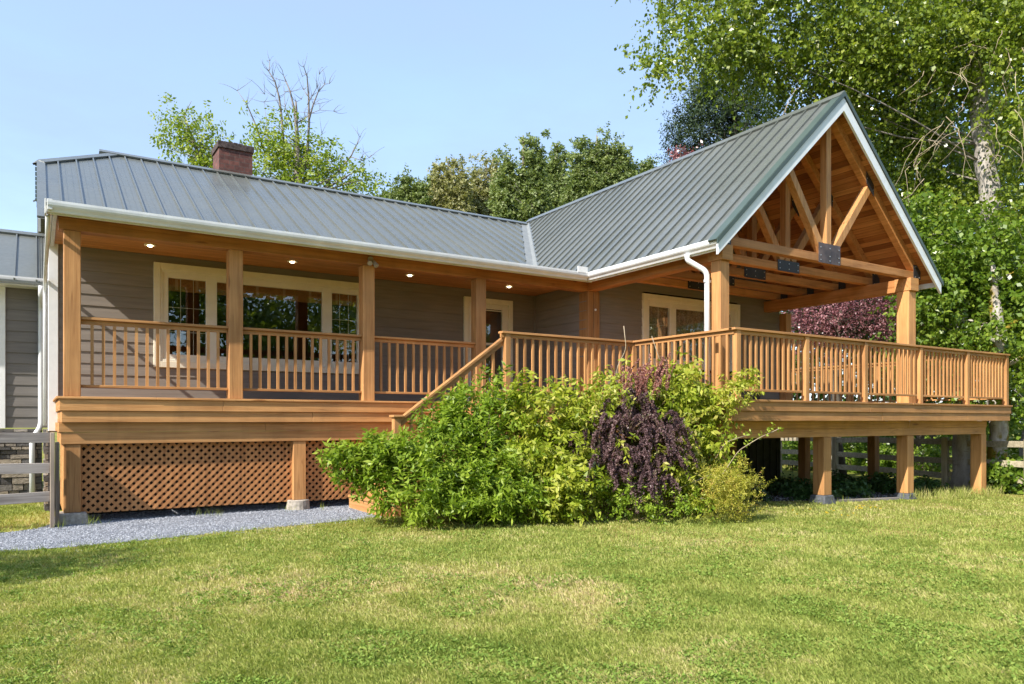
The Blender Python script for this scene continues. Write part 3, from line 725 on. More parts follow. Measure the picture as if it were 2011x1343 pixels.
# ---- roof trusses over the wing porch
def truss(yc, first):
    f = MB().box(8.80, 14.27, yc, yc+.14, 2.468, 2.61).build('truss', WB, house, .006)
    y = yc+.07; kx = 11.53; zt = wing_z(kx)-.36
    MB().box(kx-.07, kx+.07, yc+.006, yc+.134, 2.614, zt).build('king_post', WZ, f, .006)
    for s in (-1, 1):
        xa = RX+s*2.62; b = MB(); off = .205
        b.beam((RX+s*.02, y, RZ-off-.02), (xa+s*.1, y, wing_z(xa+s*.1)-off), .13, .15); b.build('top_chord', WBY, f, .006)
        xm = RX+s*1.16; b = MB(); b.beam((kx+s*.14, y, 2.66), (xm, y, wing_z(xm)-.33), .128, .14); b.build('web', WZ, f, .006)
    def plate(poly, m_, spots):
        b = MB().prism(poly, 'y', yc-.011, yc-.0035); k = len(b.f)
        for (x_, z_) in spots: b.tube([(x_, yc-.022, z_), (x_, yc-.010, z_)], .011, 6)
        o = b.build('plate', m_, f); o.data.materials.append(BOLT)
        for p_ in o.data.polygons: p_.material_index = 0 if p_.index < k else 1
    zt_ = 2.80 if first else 2.655
    plate([(kx-.31, 2.452), (kx+.31, 2.452), (kx+.31, zt_), (kx-.31, zt_)], RUSTY if first else STEEL, [(kx+dx, z) for dx in (-.26, 0, .26) for z in ((2.50, 2.58, 2.72) if first else (2.50, 2.60))])
    for s in (-1, 1):
        xm = RX+s*1.16; dx = .115
        plate([(xm-dx, wing_z(xm-dx)-.36), (xm+dx, wing_z(xm+dx)-.36), (xm+dx, wing_z(xm+dx)-.14), (xm-dx, wing_z(xm-dx)-.14)], STEEL, [(xm+q, wing_z(xm+q)-.25) for q in (-.1, .1)])
        xe = RX+s*2.62; plate([(min(xe, xe+s*.24), 2.468), (max(xe, xe+s*.24), 2.468), (max(xe, xe+s*.24), 2.74), (min(xe, xe+s*.24), 2.74)], STEEL, [(xe+s*q, 2.50+.1*k_) for q in (.05, .19) for k_ in (0, 2)])
for i, yc in enumerate((-3.40, -2.55, -1.78, -1.0, -.30)): truss(yc, i == 0)

# ---- lattice under the porch
def lattice(x0, x1, z0, z1):
    b = MB(); wv, pitch = .057, .11
    for s, ya in ((1, .060), (-1, .0675)):
        h = z1-z0; c = x0-h-.2
        while c < x1+h+.2:
            xb, xt = (c, c+h) if s > 0 else (c+h, c)
            # clip the strip at both ends of the panel
            def at(t): return xb+(xt-xb)*t
            t0, t1 = 0.0, 1.0
            for lim, sg in ((x0, 1), (x1, -1)):
                a, e = at(0), at(1)
                if abs(e-a) < 1e-6: continue
                tt = (lim-a)/(e-a)
                if (e-a)*sg > 0: t0 = max(t0, tt)
                else: t1 = min(t1, tt)
            if t1-t0 > .03:
                p = [(at(t0)-wv/2, z0+h*t0), (at(t0)+wv/2, z0+h*t0), (at(t1)+wv/2, z0+h*t1), (at(t1)-wv/2, z0+h*t1)]
                b.prism(p, 'y', ya, ya+.006)
            c += pitch
    return b.build('lattice_panel', LATT, house)
lattice(.15, 3.08, -1.57, -.60); lattice(3.18, 5.9, -1.58, -.60)
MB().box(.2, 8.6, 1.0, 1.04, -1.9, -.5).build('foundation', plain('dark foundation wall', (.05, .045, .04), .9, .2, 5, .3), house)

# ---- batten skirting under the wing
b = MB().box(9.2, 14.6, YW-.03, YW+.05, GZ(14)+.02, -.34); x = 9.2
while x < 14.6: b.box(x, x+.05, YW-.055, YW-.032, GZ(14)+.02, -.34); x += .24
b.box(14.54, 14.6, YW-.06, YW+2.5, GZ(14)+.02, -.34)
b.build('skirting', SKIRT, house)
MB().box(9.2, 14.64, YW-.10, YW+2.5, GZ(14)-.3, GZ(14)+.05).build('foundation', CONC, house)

# ---- railings. The 100 balusters nearest the camera are parts, the far ones one part
bal_mesh = {}
def baluster(x, y, z0, z1, parent, size=.038):
    key = (round(z1-z0, 3), size)
    if key not in bal_mesh:
        m_ = MB().box(-size/2, size/2, -size/2, size/2, 0, z1-z0); me = bpy.data.meshes.new('baluster'); me.from_pydata(m_.v, [], m_.f); me.update(); me.materials.append(WZ); bal_mesh[key] = me
    o = bpy.data.objects.new('baluster', bal_mesh[key]); COL.objects.link(o)
    o.parent = parent; o.matrix_parent_inverse = Matrix.Identity(4)
    o.location = (x, y, z0); o.rotation_euler = (0, 0, random.uniform(-.03, .03))
    return o
def bar(b, p, q, wd, h): b.beam(p, q, wd, h); return b
def railing(p, q, n, zc=1.075, parts=True, ends=(0, 0), mm=None, bottom=True):
    """cap rail, sub rail, bottom rail and balusters from p to q (x, y)"""
    p = Vector((*p, 0)); q = Vector((*q, 0)); d = (q-p).normalized(); mm = mm or (WX if abs(d.x) > abs(d.y) else WY)
    b = MB(); up = Vector((0, 0, 1))
    bar(b, p+up*(zc-.0175), q+up*(zc-.0175), .125, .035)
    bar(b, p+d*.002+up*(zc-.066), q-d*.002+up*(zc-.066), .04, .058)
    if bottom: bar(b, p+d*ends[0]+up*.145, q-d*ends[1]+up*.145, .07, .036)
    r = b.build('railing', mm, house, .004)
    L = (q-p).length; st = L/(n+1); far = MB()
    for k in range(n):
        c = p+d*st*(k+1)
        if parts: 
            if not bottom: baluster(c.x, c.y, .05, zc-.06, r)
            else: baluster(c.x, c.y, .163, zc-.06, r)
        else: far.box(c.x-.019, c.x+.019, c.y-.019, c.y+.019, .163, zc-.06)
    if not parts and n: tag(far.build('baluster_row', WZ, r), kind='stuff')
    return r
for i in range(3): railing((PX[i]+.2, .10), (PX[i+1], .10), 13 if i < 2 else 12)
def rpost(x, y, z0=0, z1=1.038, s=.092): return MB().box(x-s/2, x+s/2, y-s/2, y+s/2, z0, z1).build('rail_post', WZ, house, .004)
YL = -1.60
rpost(5.92, YL); rpost(8.545, YL)
railing((5.80, YL), (8.545, YL), 17)
railing((8.545, YL-.06), (8.545, -3.86), 15, ends=(0, .0))
YB = -3.86
fx = [8.59, 10.23, 11.85, 13.60, 15.30, 16.90]
for i, x in enumerate(fx): rpost(x, YB, 0, 1.038 - (.0 if i else 0))
b = MB(); bar(b, (8.4825, YB, 1.0595), (16.98, YB, 1.0595), .125, .035); bar(b, (8.63, YB, 1.009), (16.86, YB, 1.009), .04, .058)
cap_rail = b.build('railing', WX, house, .004)
nn_ = 0
for i in range(5):
    b = MB(); bar(b, (fx[i]+.05, YB, .145), (fx[i+1]-.13, YB, .145), .07, .036); br_ = b.build('bottom_rail', WX, cap_rail, .003)
    far = MB()
    for k in range(11):
        x = fx[i]+.046+(fx[i+1]-fx[i]-.092)*(k+1)/12
        if nn_ < 23: baluster(x, YB, .163, .98, cap_rail); nn_ += 1
        else: far.box(x-.019, x+.019, YB-.019, YB+.019, .163, .98)
    if far.f: tag(far.build('baluster_row', WZ, cap_rail), kind='stuff')
railing((16.92, YB+.08), (16.92, 3.2), 42, parts=False)
for y in (-2.1, -.3, 1.5, 3.1): rpost(16.92, y)

# ---- stairs down to the gravel
b = MB(); st = MB(); n = 8; run = .26; rise = .2125; xs0 = 3.86
for k in range(n):
    x = xs0+run*k; zt = GRD+rise*(k+1)
    if k < n-1: b.box(x-.02, x+run+.01, -1.50, -.19, zt-.04, zt)
    st.box(x, x+.02, -1.48, -.20, zt-rise+.001, zt-.041)
stairs = b.build('stairs', WY, house, .004); st.build('riser', WY, stairs)
for y in (-1.51, -.185):
    poly = [(xs0-.0, GRD), (xs0+run*n, GRD+rise*n-.05), (xs0+run*n, GRD+rise*n-.36), (xs0+.36, GRD)]
    MB().prism(poly, 'y', y-.02, y+.015).build('stringer', WX, stairs)
YS = -1.55
MB().box(4.02, 4.125, YS-.05, YS+.05, GRD, -.275).build('newel_post', WZ, stairs, .004)
MB().box(3.99, 4.155, YS-.08, YS+.08, -.275, -.24).build('newel_cap', WX, stairs, .006)
b = MB(); p0, p1 = (4.10, YS, -.325), (5.90, YS, .99)
sd_ = (Vector(p1)-Vector(p0)).normalized()
b.beam(p0, p1, .10, .04); o_ = Vector((0, 0, -.066)); b.beam(Vector(p0)+o_+sd_*.03, Vector(p1)+o_-sd_*.03, .04, .07)
hr = b.build('handrail', WX, stairs, .004)
for k in range(9):
    t = (k+1)/10; x = 4.13+(5.87-4.13)*t; zr_ = -.325+(.99+.325)*(x-4.10)/1.80
    baluster(x, YS, zr_-.98, zr_-.06, stairs)
# ---- lights on the porch
for x in (1.17, 3.35, 5.52, 7.69):
    l_ = MB().tube([(x, 1.13, 2.379), (x, 1.13, 2.366)], [.085, .082], 24).build('ceiling_light', CREAM, house)
    MB().tube([(x, 1.13, 2.3655), (x, 1.13, 2.352), (x, 1.13, 2.345)], [.040, .034, .016], 16).build('bulb', LIT, l_)
fl = MB().tube([(4.29, -.005, 2.31), (4.29, -.035, 2.31)], .045, 14).tube([(4.29,-.03,2.31),(4.29,-.05,2.27)], .012, 8).build('flood_light', PLASTIC, house)
MB().tube([(4.26,-.05,2.28),(4.24,-.12,2.22)], [.025,.042], 12).tube([(4.32,-.05,2.28),(4.36,-.11,2.19)], [.025,.042], 12).build('lamp_head', PLASTIC, fl)
MB().tube([(8.97,-.021,1.86),(8.97,-.035,1.86)], .022, 12).build('door_button', WHITE, house)
# ================================================================== GROUND
def inside(px, py, poly):
    c = np.zeros(len(px), bool); n = len(poly)
    for i in range(n):
        (x0, y0), (x1, y1) = poly[i], poly[(i+1) % n]
        m_ = ((y0 > py) != (y1 > py)); xx = (x1-x0)*(py-y0)/((y1-y0) if y1 != y0 else 1e-9)+x0
        c ^= m_ & (px < xx)
    return c
def lawn_mat():
    m, nt, b = mat('lawn soil and thatch')
    f = noise(nt, mapping(nt, (1, 1, 1)), .55, 4, .6); g = noise(nt, mapping(nt, (1, 1, 1)), 26, 5, .65)
    c = ramp(nt, f, [(.30, (.13, .17, .03)), (.5, (.22, .23, .05)), (.68, (.34, .27, .10))])
    c = mix(nt, c, ramp(nt, g, [(.3, (.5, .5, .45)), (.7, (1.3, 1.25, 1.2))]), 1.0, 'MULTIPLY')
    nt.links.new(c, b.inputs['Base Color']); b.inputs['Roughness'].default_value = 1; b.inputs['Specular IOR Level'].default_value = .1
    bump(nt, b, g, .6, .03); return m
xs = [-300, 9, 11, 16.4, 22, 300]; b = MB()
for a, c in zip(xs[:-1], xs[1:]): b.quad((a, -300, GZ(a)), (c, -300, GZ(c)), (c, 300, GZ(c)), (a, 300, GZ(a)))
tag(b.build('lawn', lawn_mat()), kind='structure')
GRAV = [(-9, -2.9), (-3, -2.3), (-.63, -2.06), (.2, -2.08), (1.11, -1.95), (2.36, -1.75), (3.3, -1.64), (3.95, -1.52), (4.3, -.6), (8.3, -.5), (8.3, 1), (-.1, 1), (-.12, .15), (-.3, -.25), (-.72, -.5), (-3, -.7), (-9, -.9)]
def gravel_mat():
    m, nt, b = mat('crushed grey gravel')
    v = nt.nodes.new('ShaderNodeTexVoronoi'); v.inputs['Scale'].default_value = 75; nt.links.new(mapping(nt, (1, 1, 1)), v.inputs['Vector'])
    sp = nt.nodes.new('ShaderNodeSeparateColor'); nt.links.new(v.outputs['Color'], sp.inputs[0])
    c = ramp(nt, sp.outputs[0], [(0, (.095, .105, .125)), (.5, (.20, .215, .245)), (1, (.36, .38, .42))])
    c = mix(nt, c, ramp(nt, noise(nt, mapping(nt, (1, 1, 1)), 2.2, 4), [(.35, (.72, .74, .78)), (.65, (1.08, 1.06, 1.04))]), 1.0, 'MULTIPLY')
    nt.links.new(c, b.inputs['Base Color']); b.inputs['Roughness'].default_value = .9
    bump(nt, b, v.outputs['Distance'], -.9, .02); return m
GM = gravel_mat()
b = MB(); b.v = [(x, y, GRD+.004) for x, y in GRAV]; b.f = [tuple(range(len(GRAV)))]
tag(b.build('gravel_path', GM), kind='structure')
BED = [(9.2, -2.4), (11.2, -3.2), (13.2, -3.3), (14.6, -3.3), (15.0, -1), (14.6, .1), (9, .1)]
b = MB(); gx = np.linspace(8.8, 15.2, 17)
b.v = [(x, y, GZ(x)+.006) for x, y in BED]; b.f = [tuple(range(len(BED)))]
tag(b.build('planting_bed', plain('dark bed soil', (.075, .068, .055), 1, .1, 12, .5, 0, .6)), kind='structure')
# loose stones
def stones(name, N, poly, box, size, label):
    P = np.column_stack([rng.uniform(box[0], box[1], N*3), rng.uniform(box[2], box[3], N*3)]); P = P[inside(P[:, 0], P[:, 1], poly)][:N]; N = len(P)
    base = np.array([[1,0,-.3],[0,1,-.3],[-1,0,-.3],[0,-1,-.3],[.2,.1,.7],[-.3,.2,.6]]); V = base[None]*(1+rng.uniform(-.35,.35,(N,6,3)))
    an = rng.uniform(0, 6.28, N); c, s = np.cos(an), np.sin(an); sz = rng.uniform(size[0], size[1], N)*.5
    x = V[..., 0]*c[:, None]-V[..., 1]*s[:, None]; y = V[..., 0]*s[:, None]+V[..., 1]*c[:, None]
    V = np.stack([x, y*.85, V[..., 2]*.75], -1)*sz[:, None, None]; V += np.column_stack([P, gz(P[:, 0])+.006+sz*.2])[:, None]
    F = np.array([[0,1,4],[1,5,4],[1,2,5],[2,3,5],[3,4,5],[3,0,4]])
    me = bpy.data.meshes.new(name); T = V[:, F].reshape(-1, 3, 3)
    o = quads_mesh(name, T, STONEM, None, np.repeat(rng.random(N), 6), 3); tag(o, label, None, None, 'stuff'); return o
mS, ntS, bS = mat('loose gravel stone'); aS = ntS.nodes.new('ShaderNodeAttribute'); aS.attribute_name = 'tint'
ntS.links.new(ramp(ntS, aS.outputs['Fac'], [(0, (.10, .108, .125)), (.5, (.225, .24, .27)), (1, (.44, .455, .49))]), bS.inputs['Base Color']); bS.inputs['Roughness'].default_value = .9; STONEM = mS
stones('gravel_stones', 26000, GRAV, (-2.2, 5, -2.4, 1), (.008, .026), 'loose crushed grey stone along the porch foot')
stones('gravel_stones', 2600, BED, (9, 15, -4.1, -1.5), (.012, .035), 'loose grey stone in the bed under the deck')
STR = [(-3, -2.75), (.2, -2.45), (1.2, -2.30), (2.4, -2.05), (3.6, -1.85), (3.9, -1.5), (2.4, -1.7), (.2, -2.0), (-3, -2.2)]
stones('gravel_stones', 420, STR, (-2.2, 4, -2.8, -1.5), (.008, .022), 'stray grey stones spilling from the path into the grass')
# timber edging of the bed
e = empty('bed_edging', (12, -3.8, GZ(12)), 'grey timber edging strip between the lawn and the bed under the deck', 'edging')
for (x0, y0), (x1, y1) in (((11.35, -3.50), (13.3, -3.62)),):
    MB().beam((x0, y0, GZ(x0)+.02), (x1, y1, GZ(x1)+.02), .07, .05).build('edging_board', GREYX, e, .006)

# ---- grass blades, denser where the camera stands
def ground_from_px(N, y0, y1, x0=-60, x1=2070):
    px = rng.uniform(x0, x1, N); py = rng.uniform(y0, y1, N); d = 1.38*FPX/(py-HY)
    P = CAM[None] + FWD*d[:, None] + RGT*(d*(px-CXP)/FPX)[:, None]; return P[:, :2], d
def keep(P):
    x, y = P[:, 0], P[:, 1]
    edge = (vnoise(x, y, .13, 5)-.5)*.16
    k = ~inside(x+edge, y+edge, GRAV) & ~inside(x, y, BED)
    k &= ~((x > -.15) & (x < 8.8) & (y > -.5)) & ~((x > 8.8) & (x < 14.7) & (y > -.2)) & ~((x > 3.85) & (x < 6) & (y > -1.6))
    k &= ~((x < -.1) & (y > 3.4)); return k
def dryness(x, y):
    d = .55*vnoise(x, y, 1.1, 1)+.45*vnoise(x+7, y+3, .38, 2)
    reg = np.exp(-((x-.9)/1.3)**2-((y+5.2)/1.4)**2)*.27 + np.exp(-((x-3.2)/1.5)**2-((y+5.6)/1.2)**2)*.07
    return d+reg-.04*np.clip(x-4, 0, 4)/4
P1, d1 = ground_from_px(430000, 1008, 1365); P2, d2 = ground_from_px(90000, 925, 1010)
P = np.concatenate([P1, P2]); d = np.concatenate([d1, d2]); k = keep(P); P, d = P[k], d[k]
dr = dryness(P[:, 0], P[:, 1]); bare = (dr > .72) & (rng.random(len(P)) < .5); P, d, dr = P[~bare], d[~bare], dr[~bare]
N = len(P); tall = .5*vnoise(P[:, 0], P[:, 1], .5, 3)+.6*vnoise(P[:, 0], P[:, 1], .14, 6)**2
h = (.016+.026*tall)*rng.uniform(.55, 1.4, N); wd = np.maximum(.0042, .00085*d)*rng.uniform(.7, 1.3, N)
an = rng.uniform(0, 6.283, N); ln = rng.uniform(.15, 1.05, N)*h
S = np.column_stack([np.cos(an), np.sin(an), np.zeros(N)]); Ld = np.column_stack([-np.sin(an), np.cos(an), np.zeros(N)])
B = np.column_stack([P, gz(P[:, 0])]); up = np.array([0, 0, 1.0])
tip = B+up*h[:, None]*.95+Ld*ln[:, None]; mid = B+up*h[:, None]*.6+Ld*(ln*.35)[:, None]
V = np.stack([B-S*wd[:, None]*.5, B+S*wd[:, None]*.5, mid+S*wd[:, None]*.42, tip], 1); V2 = np.stack([mid-S*wd[:, None]*.42, B-S*wd[:, None]*.5, mid+S*wd[:, None]*.42, tip], 1)
V = np.stack([B-S*wd[:, None]*.5, B+S*wd[:, None]*.5, tip+S*wd[:, None]*.12, mid-S*wd[:, None]*.4], 1)
V = np.stack([B-S*wd[:, None]*.5, B+S*wd[:, None]*.5, mid+S*wd[:, None]*.45, tip], 1)
tint = np.clip(0.37+(dr-.5)*.95+.34*(vnoise(P[:, 0], P[:, 1], .17, 8)-.5)+rng.normal(0, .17, N), 0, 1)
g_ = quads_mesh('grass', V, L_GRASS, None, tint); tag(g_, 'short mown grass of the lawn, straw coloured in dry patches', None, None, 'stuff')
# broad leaved weeds and clover
def rosettes(name, N, y0, y1, L, cl, mat_, label, seed):
    P, d = ground_from_px(N*4, y0, y1); k = keep(P) & (vnoise(P[:, 0], P[:, 1], .45, seed) > cl); P = P[k][:N]; N = len(P); m_ = 7
    a = rng.uniform(0, 6.28, (N, m_)); D = np.stack([np.cos(a), np.sin(a), rng.uniform(.25, 1.0, (N, m_))], -1)
    B = np.repeat(np.column_stack([P, gz(P[:, 0])+.004])[:, None], m_, 1)+np.stack([rng.normal(0, .02, (N, m_)), rng.normal(0, .02, (N, m_)), rng.uniform(0, .02, (N, m_))], -1)
    o = leaves(name, B.reshape(-1, 3), D.reshape(-1, 3), rng.uniform(L[0], L[1], N*m_), .5, mat_, None, np.clip(np.repeat(rng.random(N), m_)*.7+rng.random(N*m_)*.3, 0, 1), up=(0, 0, 1))
    return tag(o, label, None, None, 'stuff')
rosettes('lawn_weeds', 7500, 1040, 1365, (.012, .034), .46, L_WEED, 'low broad leaved weeds and clover patches in the lawn', 11)
# taller tufts along edges, posts and the bush
def tufts(name, pts, n, h, spread, mat_, label, tint=(.0, .5)):
    B = []; 
    for x, y in pts:
        q = rng.normal(0, spread, (n, 2)); B.append(np.column_stack([x+q[:, 0], y+q[:, 1], gz(x+q[:, 0])]))
    B = np.concatenate(B); N = len(B); D = np.column_stack([rng.normal(0, .32, N), rng.normal(0, .32, N), np.ones(N)])
    o = leaves(name, B, D, rng.uniform(h*.5, h, N), .035, mat_, None, rng.uniform(tint[0], tint[1], N), fold=.3); return tag(o, label, None, None, 'stuff')
tufts('edge_grass', [(x+random.uniform(-.1,.1), np.interp(x, [-.6, 1.1, 2.4, 3.9], [-2.08, -1.97, -1.77, -1.55])+random.uniform(-.07,.05)) for x in np.linspace(-.8, 3.9, 46)], 14, .075, .05, L_GRASS, 'ragged grass growing over the lawn side edge of the gravel path', (.0, .45))
ed = [(4.0+i*.13+random.uniform(-.1,.1), -2.25-i*.055+random.uniform(-.12,.12)) for i in range(34)]
tufts('edge_grass', ed, 26, .12, .07, L_GRASS, 'longer grass fringing the foot of the bushes', (.0, .3))
tufts('edge_grass', [(x+random.uniform(-.3,.3), -3.75+random.uniform(-.25,.2)) for x in np.linspace(13.6, 16.6, 24)], 34, .26, .10, L_GRASS, 'tall pale grass around the outer deck posts', (.1, .8))
tufts('edge_grass', [(11.3,-3.85),(11.15,-3.9),(12.0,-3.9),(10.6,-3.75),(.35,-.3),(1.9,-.2),(3.4,-.3),(-.05,-.35),(-.3,-.2),(-.5,-.4),(1.75,-.15),(2.9,-.25)], 18, .17, .06, L_GRASS, 'small grass tufts growing in the gravel', (0, .3))
# yellow flowers at the foot of the bush
P = np.array([(6.0+rng.normal(0, .45), -3.15+rng.normal(0, .16)) for _ in range(60)]+[(9.2+rng.uniform(-.3, 2), -4.6+rng.uniform(-.6, .5)) for _ in range(26)])
a = rng.uniform(0, 6.28, (len(P), 6)); D = np.stack([np.cos(a), np.sin(a), np.full(a.shape, .5)], -1)
B = np.repeat(np.column_stack([P, gz(P[:, 0])+rng.uniform(.05, .2, len(P))*np.where(np.arange(len(P)) < 60, 1, .3)])[:, None], 6, 1)
tag(leaves('yellow_flowers', B.reshape(-1, 3), D.reshape(-1, 3), .022, .6, L_YEL), 'tiny yellow flowers dotted along the foot of the bushes', None, None, 'stuff')

# ================================================================== PLANTS
def sprigs(O, D, Ln, nl, leafL, spread, droop, tmin=.15):
    """leaf bases and directions for sprigs with origin O, direction D, length Ln"""
    n = len(O); t = np.linspace(tmin, 1, nl)[None, :, None]; D = unit(D); S = unit(np.cross(D, rng.normal(size=(n, 3)))); T = np.cross(D, S)
    an = (np.arange(nl)*2.4)[None, :, None]+rng.uniform(0, 6.28, (n, 1, 1)); Ln = np.asarray(Ln).reshape(-1, 1, 1)
    P = O[:, None]+D[:, None]*Ln*t-np.array([0, 0, 1.0])*droop*(Ln*t)**2
    Q = D[:, None]*(1-spread)+(S[:, None]*np.cos(an)+T[:, None]*np.sin(an))*spread+rng.normal(0, .14, (n, nl, 3))-np.array([0, 0, 1.0])*droop*.5
    return P.reshape(-1, 3), Q.reshape(-1, 3)
def blob_points(blobs, n, shell=.45):
    """n points over a list of (centre, radii) ellipsoids, most of them near the surface; returns points and outward directions"""
    vol = np.array([r[0]*r[1]*r[2] for _, r in blobs])**.66; pick = rng.choice(len(blobs), n, p=vol/vol.sum())
    c = np.array([b_[0] for b_ in blobs])[pick]; r = np.array([b_[1] for b_ in blobs])[pick]
    u = unit(rng.normal(size=(n, 3))); rad = rng.random(n)**shell
    return c+u*r*rad[:, None], u*r, rad, pick
def pxblobs(lst, sx=1, sz=1):
    out = []
    for px, py, dep, r in lst: out.append((W(px, py, dep), np.array([r*sx, r*sx, r*sz])))
    return out
def clip_ground(P, *arrs, z=.02):
    k = P[:, 2] > gz(P[:, 0])+z; return (P[k],)+tuple(a[k] for a in arrs)
def curve(p, q, sag=0, wob=.06, n=7):
    p, q = np.array(p, float), np.array(q, float); L = np.linalg.norm(q-p); o = rng.normal(0, wob*L, 3); out = []
    for i in range(n):
        t = i/(n-1); out.append(tuple(p*(1-t)+q*t+o*math.sin(math.pi*t)+np.array([0, 0, sag*L*math.sin(math.pi*t)])))
    return out
def stems(name, roots, tips, r0, mat_, parent, sag=.05, wob=.08, k=5):
    b = MB()
    for i, q in enumerate(tips):
        p = roots[i % len(roots)]; pts = curve(p, q, sag, wob); n = len(pts); b.tube(pts, [r0*(1-.75*j/(n-1)) for j in range(n)], k)
    return b.build(name, mat_, parent, smooth=True)

def bush(name, label, cat, base, blobs, n_sp, ln, nl, leafL, ratio, mat_, spread=.75, droop=.3, upb=.5, stem=STEM, nst=40, r0=.009, tjit=.28, shell=.45, fold=.12, group=None):
    root = empty(name, base, label, cat, group)
    nc = max(4, n_sp//9); C, UC, rad, pick = blob_points(blobs, nc, shell); pk = rng.integers(0, nc, n_sp)
    O = C[pk]+rng.normal(0, ln*.5, (n_sp, 3)); U = unit(UC)[pk]
    D = U+np.array([0, 0, upb])+rng.normal(0, .38, O.shape); bt = np.clip(rng.random(nc)[pk]*.75+rng.random(n_sp)*.25, 0, 1)
    P, Q = sprigs(O, D, rng.uniform(ln*.6, ln*1.3, n_sp), nl, leafL, spread, droop)
    tt = np.clip(np.repeat(bt, nl)*.55+np.tile(np.linspace(0, .35, nl), n_sp)+rng.normal(.05, tjit*.4, n_sp*nl), 0, 1)
    P, Q, tt = clip_ground(P, Q, tt)
    leaves('foliage', P, Q, leafL*rng.uniform(.6, 1.25, len(P)), ratio, mat_, root, tt, fold)
    k = rng.choice(n_sp, nst, replace=False)
    tips = O[k]+unit(D[k])*ln*.7; tips[:, 2] = np.maximum(tips[:, 2], gz(tips[:, 0])+.1)
    rb = [np.array(base)+np.array([rng.normal(0, .12), rng.normal(0, .12), -.02]) for _ in range(9)]
    stems('stem', rb, tips, r0, stem, root); return root

# ---- the big planting in front of the stairs and the landing
B1 = pxblobs([(a_, b_+(14 if a_ < 1000 else 0), c_, r_*(.74 if a_ < 800 else .86)) for a_, b_, c_, r_ in [(705,905,9.7,.30),(660,895,9.6,.14),(632,892,9.6,.07),(690,930,9.6,.10),(745,920,9.7,.42),(760,885,9.75,.28),(820,900,9.9,.52),(865,850,10.1,.42),(905,820,10.3,.42),(945,765,10.6,.26),(965,750,10.7,.20),(990,820,10.5,.42),(830,960,9.6,.46),(775,975,9.5,.30),(900,950,9.8,.50),(975,910,10.1,.55),(960,975,9.8,.40),(1010,970,10.0,.42)]])
bush('green_shrub', 'tall fresh green shrub with narrow leaves in front of the stairs', 'shrub', (5.0, -2.3, GRD), B1, 2700, .16, 9, .098, .33, L_SHRUB, .72, .15, .6)
B2 = pxblobs([(a_, b_+16, c_, r_*.82) for a_, b_, c_, r_ in [(1060,800,10.5,.45),(1030,870,10.3,.45),(1100,860,10.4,.48),(1150,790,10.7,.42),(1130,930,10.2,.45),(1090,960,10.1,.36),(1210,770,10.9,.36),(1290,770,11.0,.36),(1340,742,11.2,.34),(1370,780,11.2,.42),(1300,800,11.1,.40),(1390,850,11.1,.36),(1380,920,11.0,.38),(1330,960,10.8,.36),(1260,790,11.2,.36),(1330,880,11.1,.38),(1345,710,11.2,.20),(1080,760,10.8,.18)]])
vine = bush('climbing_vine', 'yellow green leafy vine heaped over the landing rail beside the white downspout', 'vine', (7.0, -2.9, GRD), B2, 2100, .20, 9, .108, .42, L_VINE, .8, .9, .45, nst=50)
Bf = pxblobs([(1150,800,10.35,.2),(1210,785,10.4,.2),(1290,785,10.45,.2),(1350,840,10.4,.16),(1345,915,10.3,.16),(1150,920,10.1,.2),(1230,870,10.05,.08),(1300,900,10.1,.08)])
O, U, rad, pk = blob_points(Bf, 120); P, Q = sprigs(O, unit(U)-FWD*.5+np.array([0, 0, .2]), rng.uniform(.10, .20, 120), 8, .09, .8, 1.0)
leaves('foliage', P, Q, .09*rng.uniform(.6, 1.2, len(P)), .40, L_VINE, vine, rng.uniform(.1, 1, len(P)))
B2b = [(W(px, py, dp), np.full(3, r)) for px, py, dp, r in ((1430,755,10.9,.10),(1460,745,10.9,.10),(1450,770,10.8,.11),(1480,770,10.8,.07),(1475,735,10.9,.06),(1420,790,10.9,.13))]
O, U, rad, pk = blob_points(B2b, 75); P, Q = sprigs(O, unit(U)+np.array([.5, 0, .3]), rng.uniform(.10, .22, 75), 9, .09, .8, 1.0)
leaves('foliage', P, Q, .09*rng.uniform(.6, 1.2, len(P)), .40, L_VINE, vine, rng.uniform(.3, 1, len(P)))
for pts in ([(1400,960,10.6),(1450,885,10.6),(1490,860,10.6),(1530,842,10.6)], [(1405,900,10.7),(1425,868,10.7),(1465,855,10.7)], [(1350,1000,10.4),(1330,960,10.4),(1400,930,10.4)], [(1200,830,10.6),(1100,800,10.5)], [(1205,800,11),(1212,720,11),(1230,685,11),(1225,640,11)], [(1300,720,11.2),(1280,660,11.2)]):
    w3 = [tuple(W(*p)) for p in pts]; MB().tube(arc_pts(w3), .006, 5).build('shoot', TWIG, vine, smooth=True)
    if len(pts) in (3, 4) and pts[0][0] > 1380:
        pp = np.array(w3); o = np.concatenate([pp[:-1]+(pp[1:]-pp[:-1])*t for t in (.3, .6, .9)]); P, Q = sprigs(o, np.tile(unit(pp[-1]-pp[0]), (len(o), 1))+rng.normal(0, .4, o.shape), np.full(len(o), .13), 9, .06, .8, .1)
        leaves('foliage', P, Q, .058*rng.uniform(.7, 1.2, len(P)), .55, L_SHRUB, vine, rng.uniform(.5, 1, len(P)))

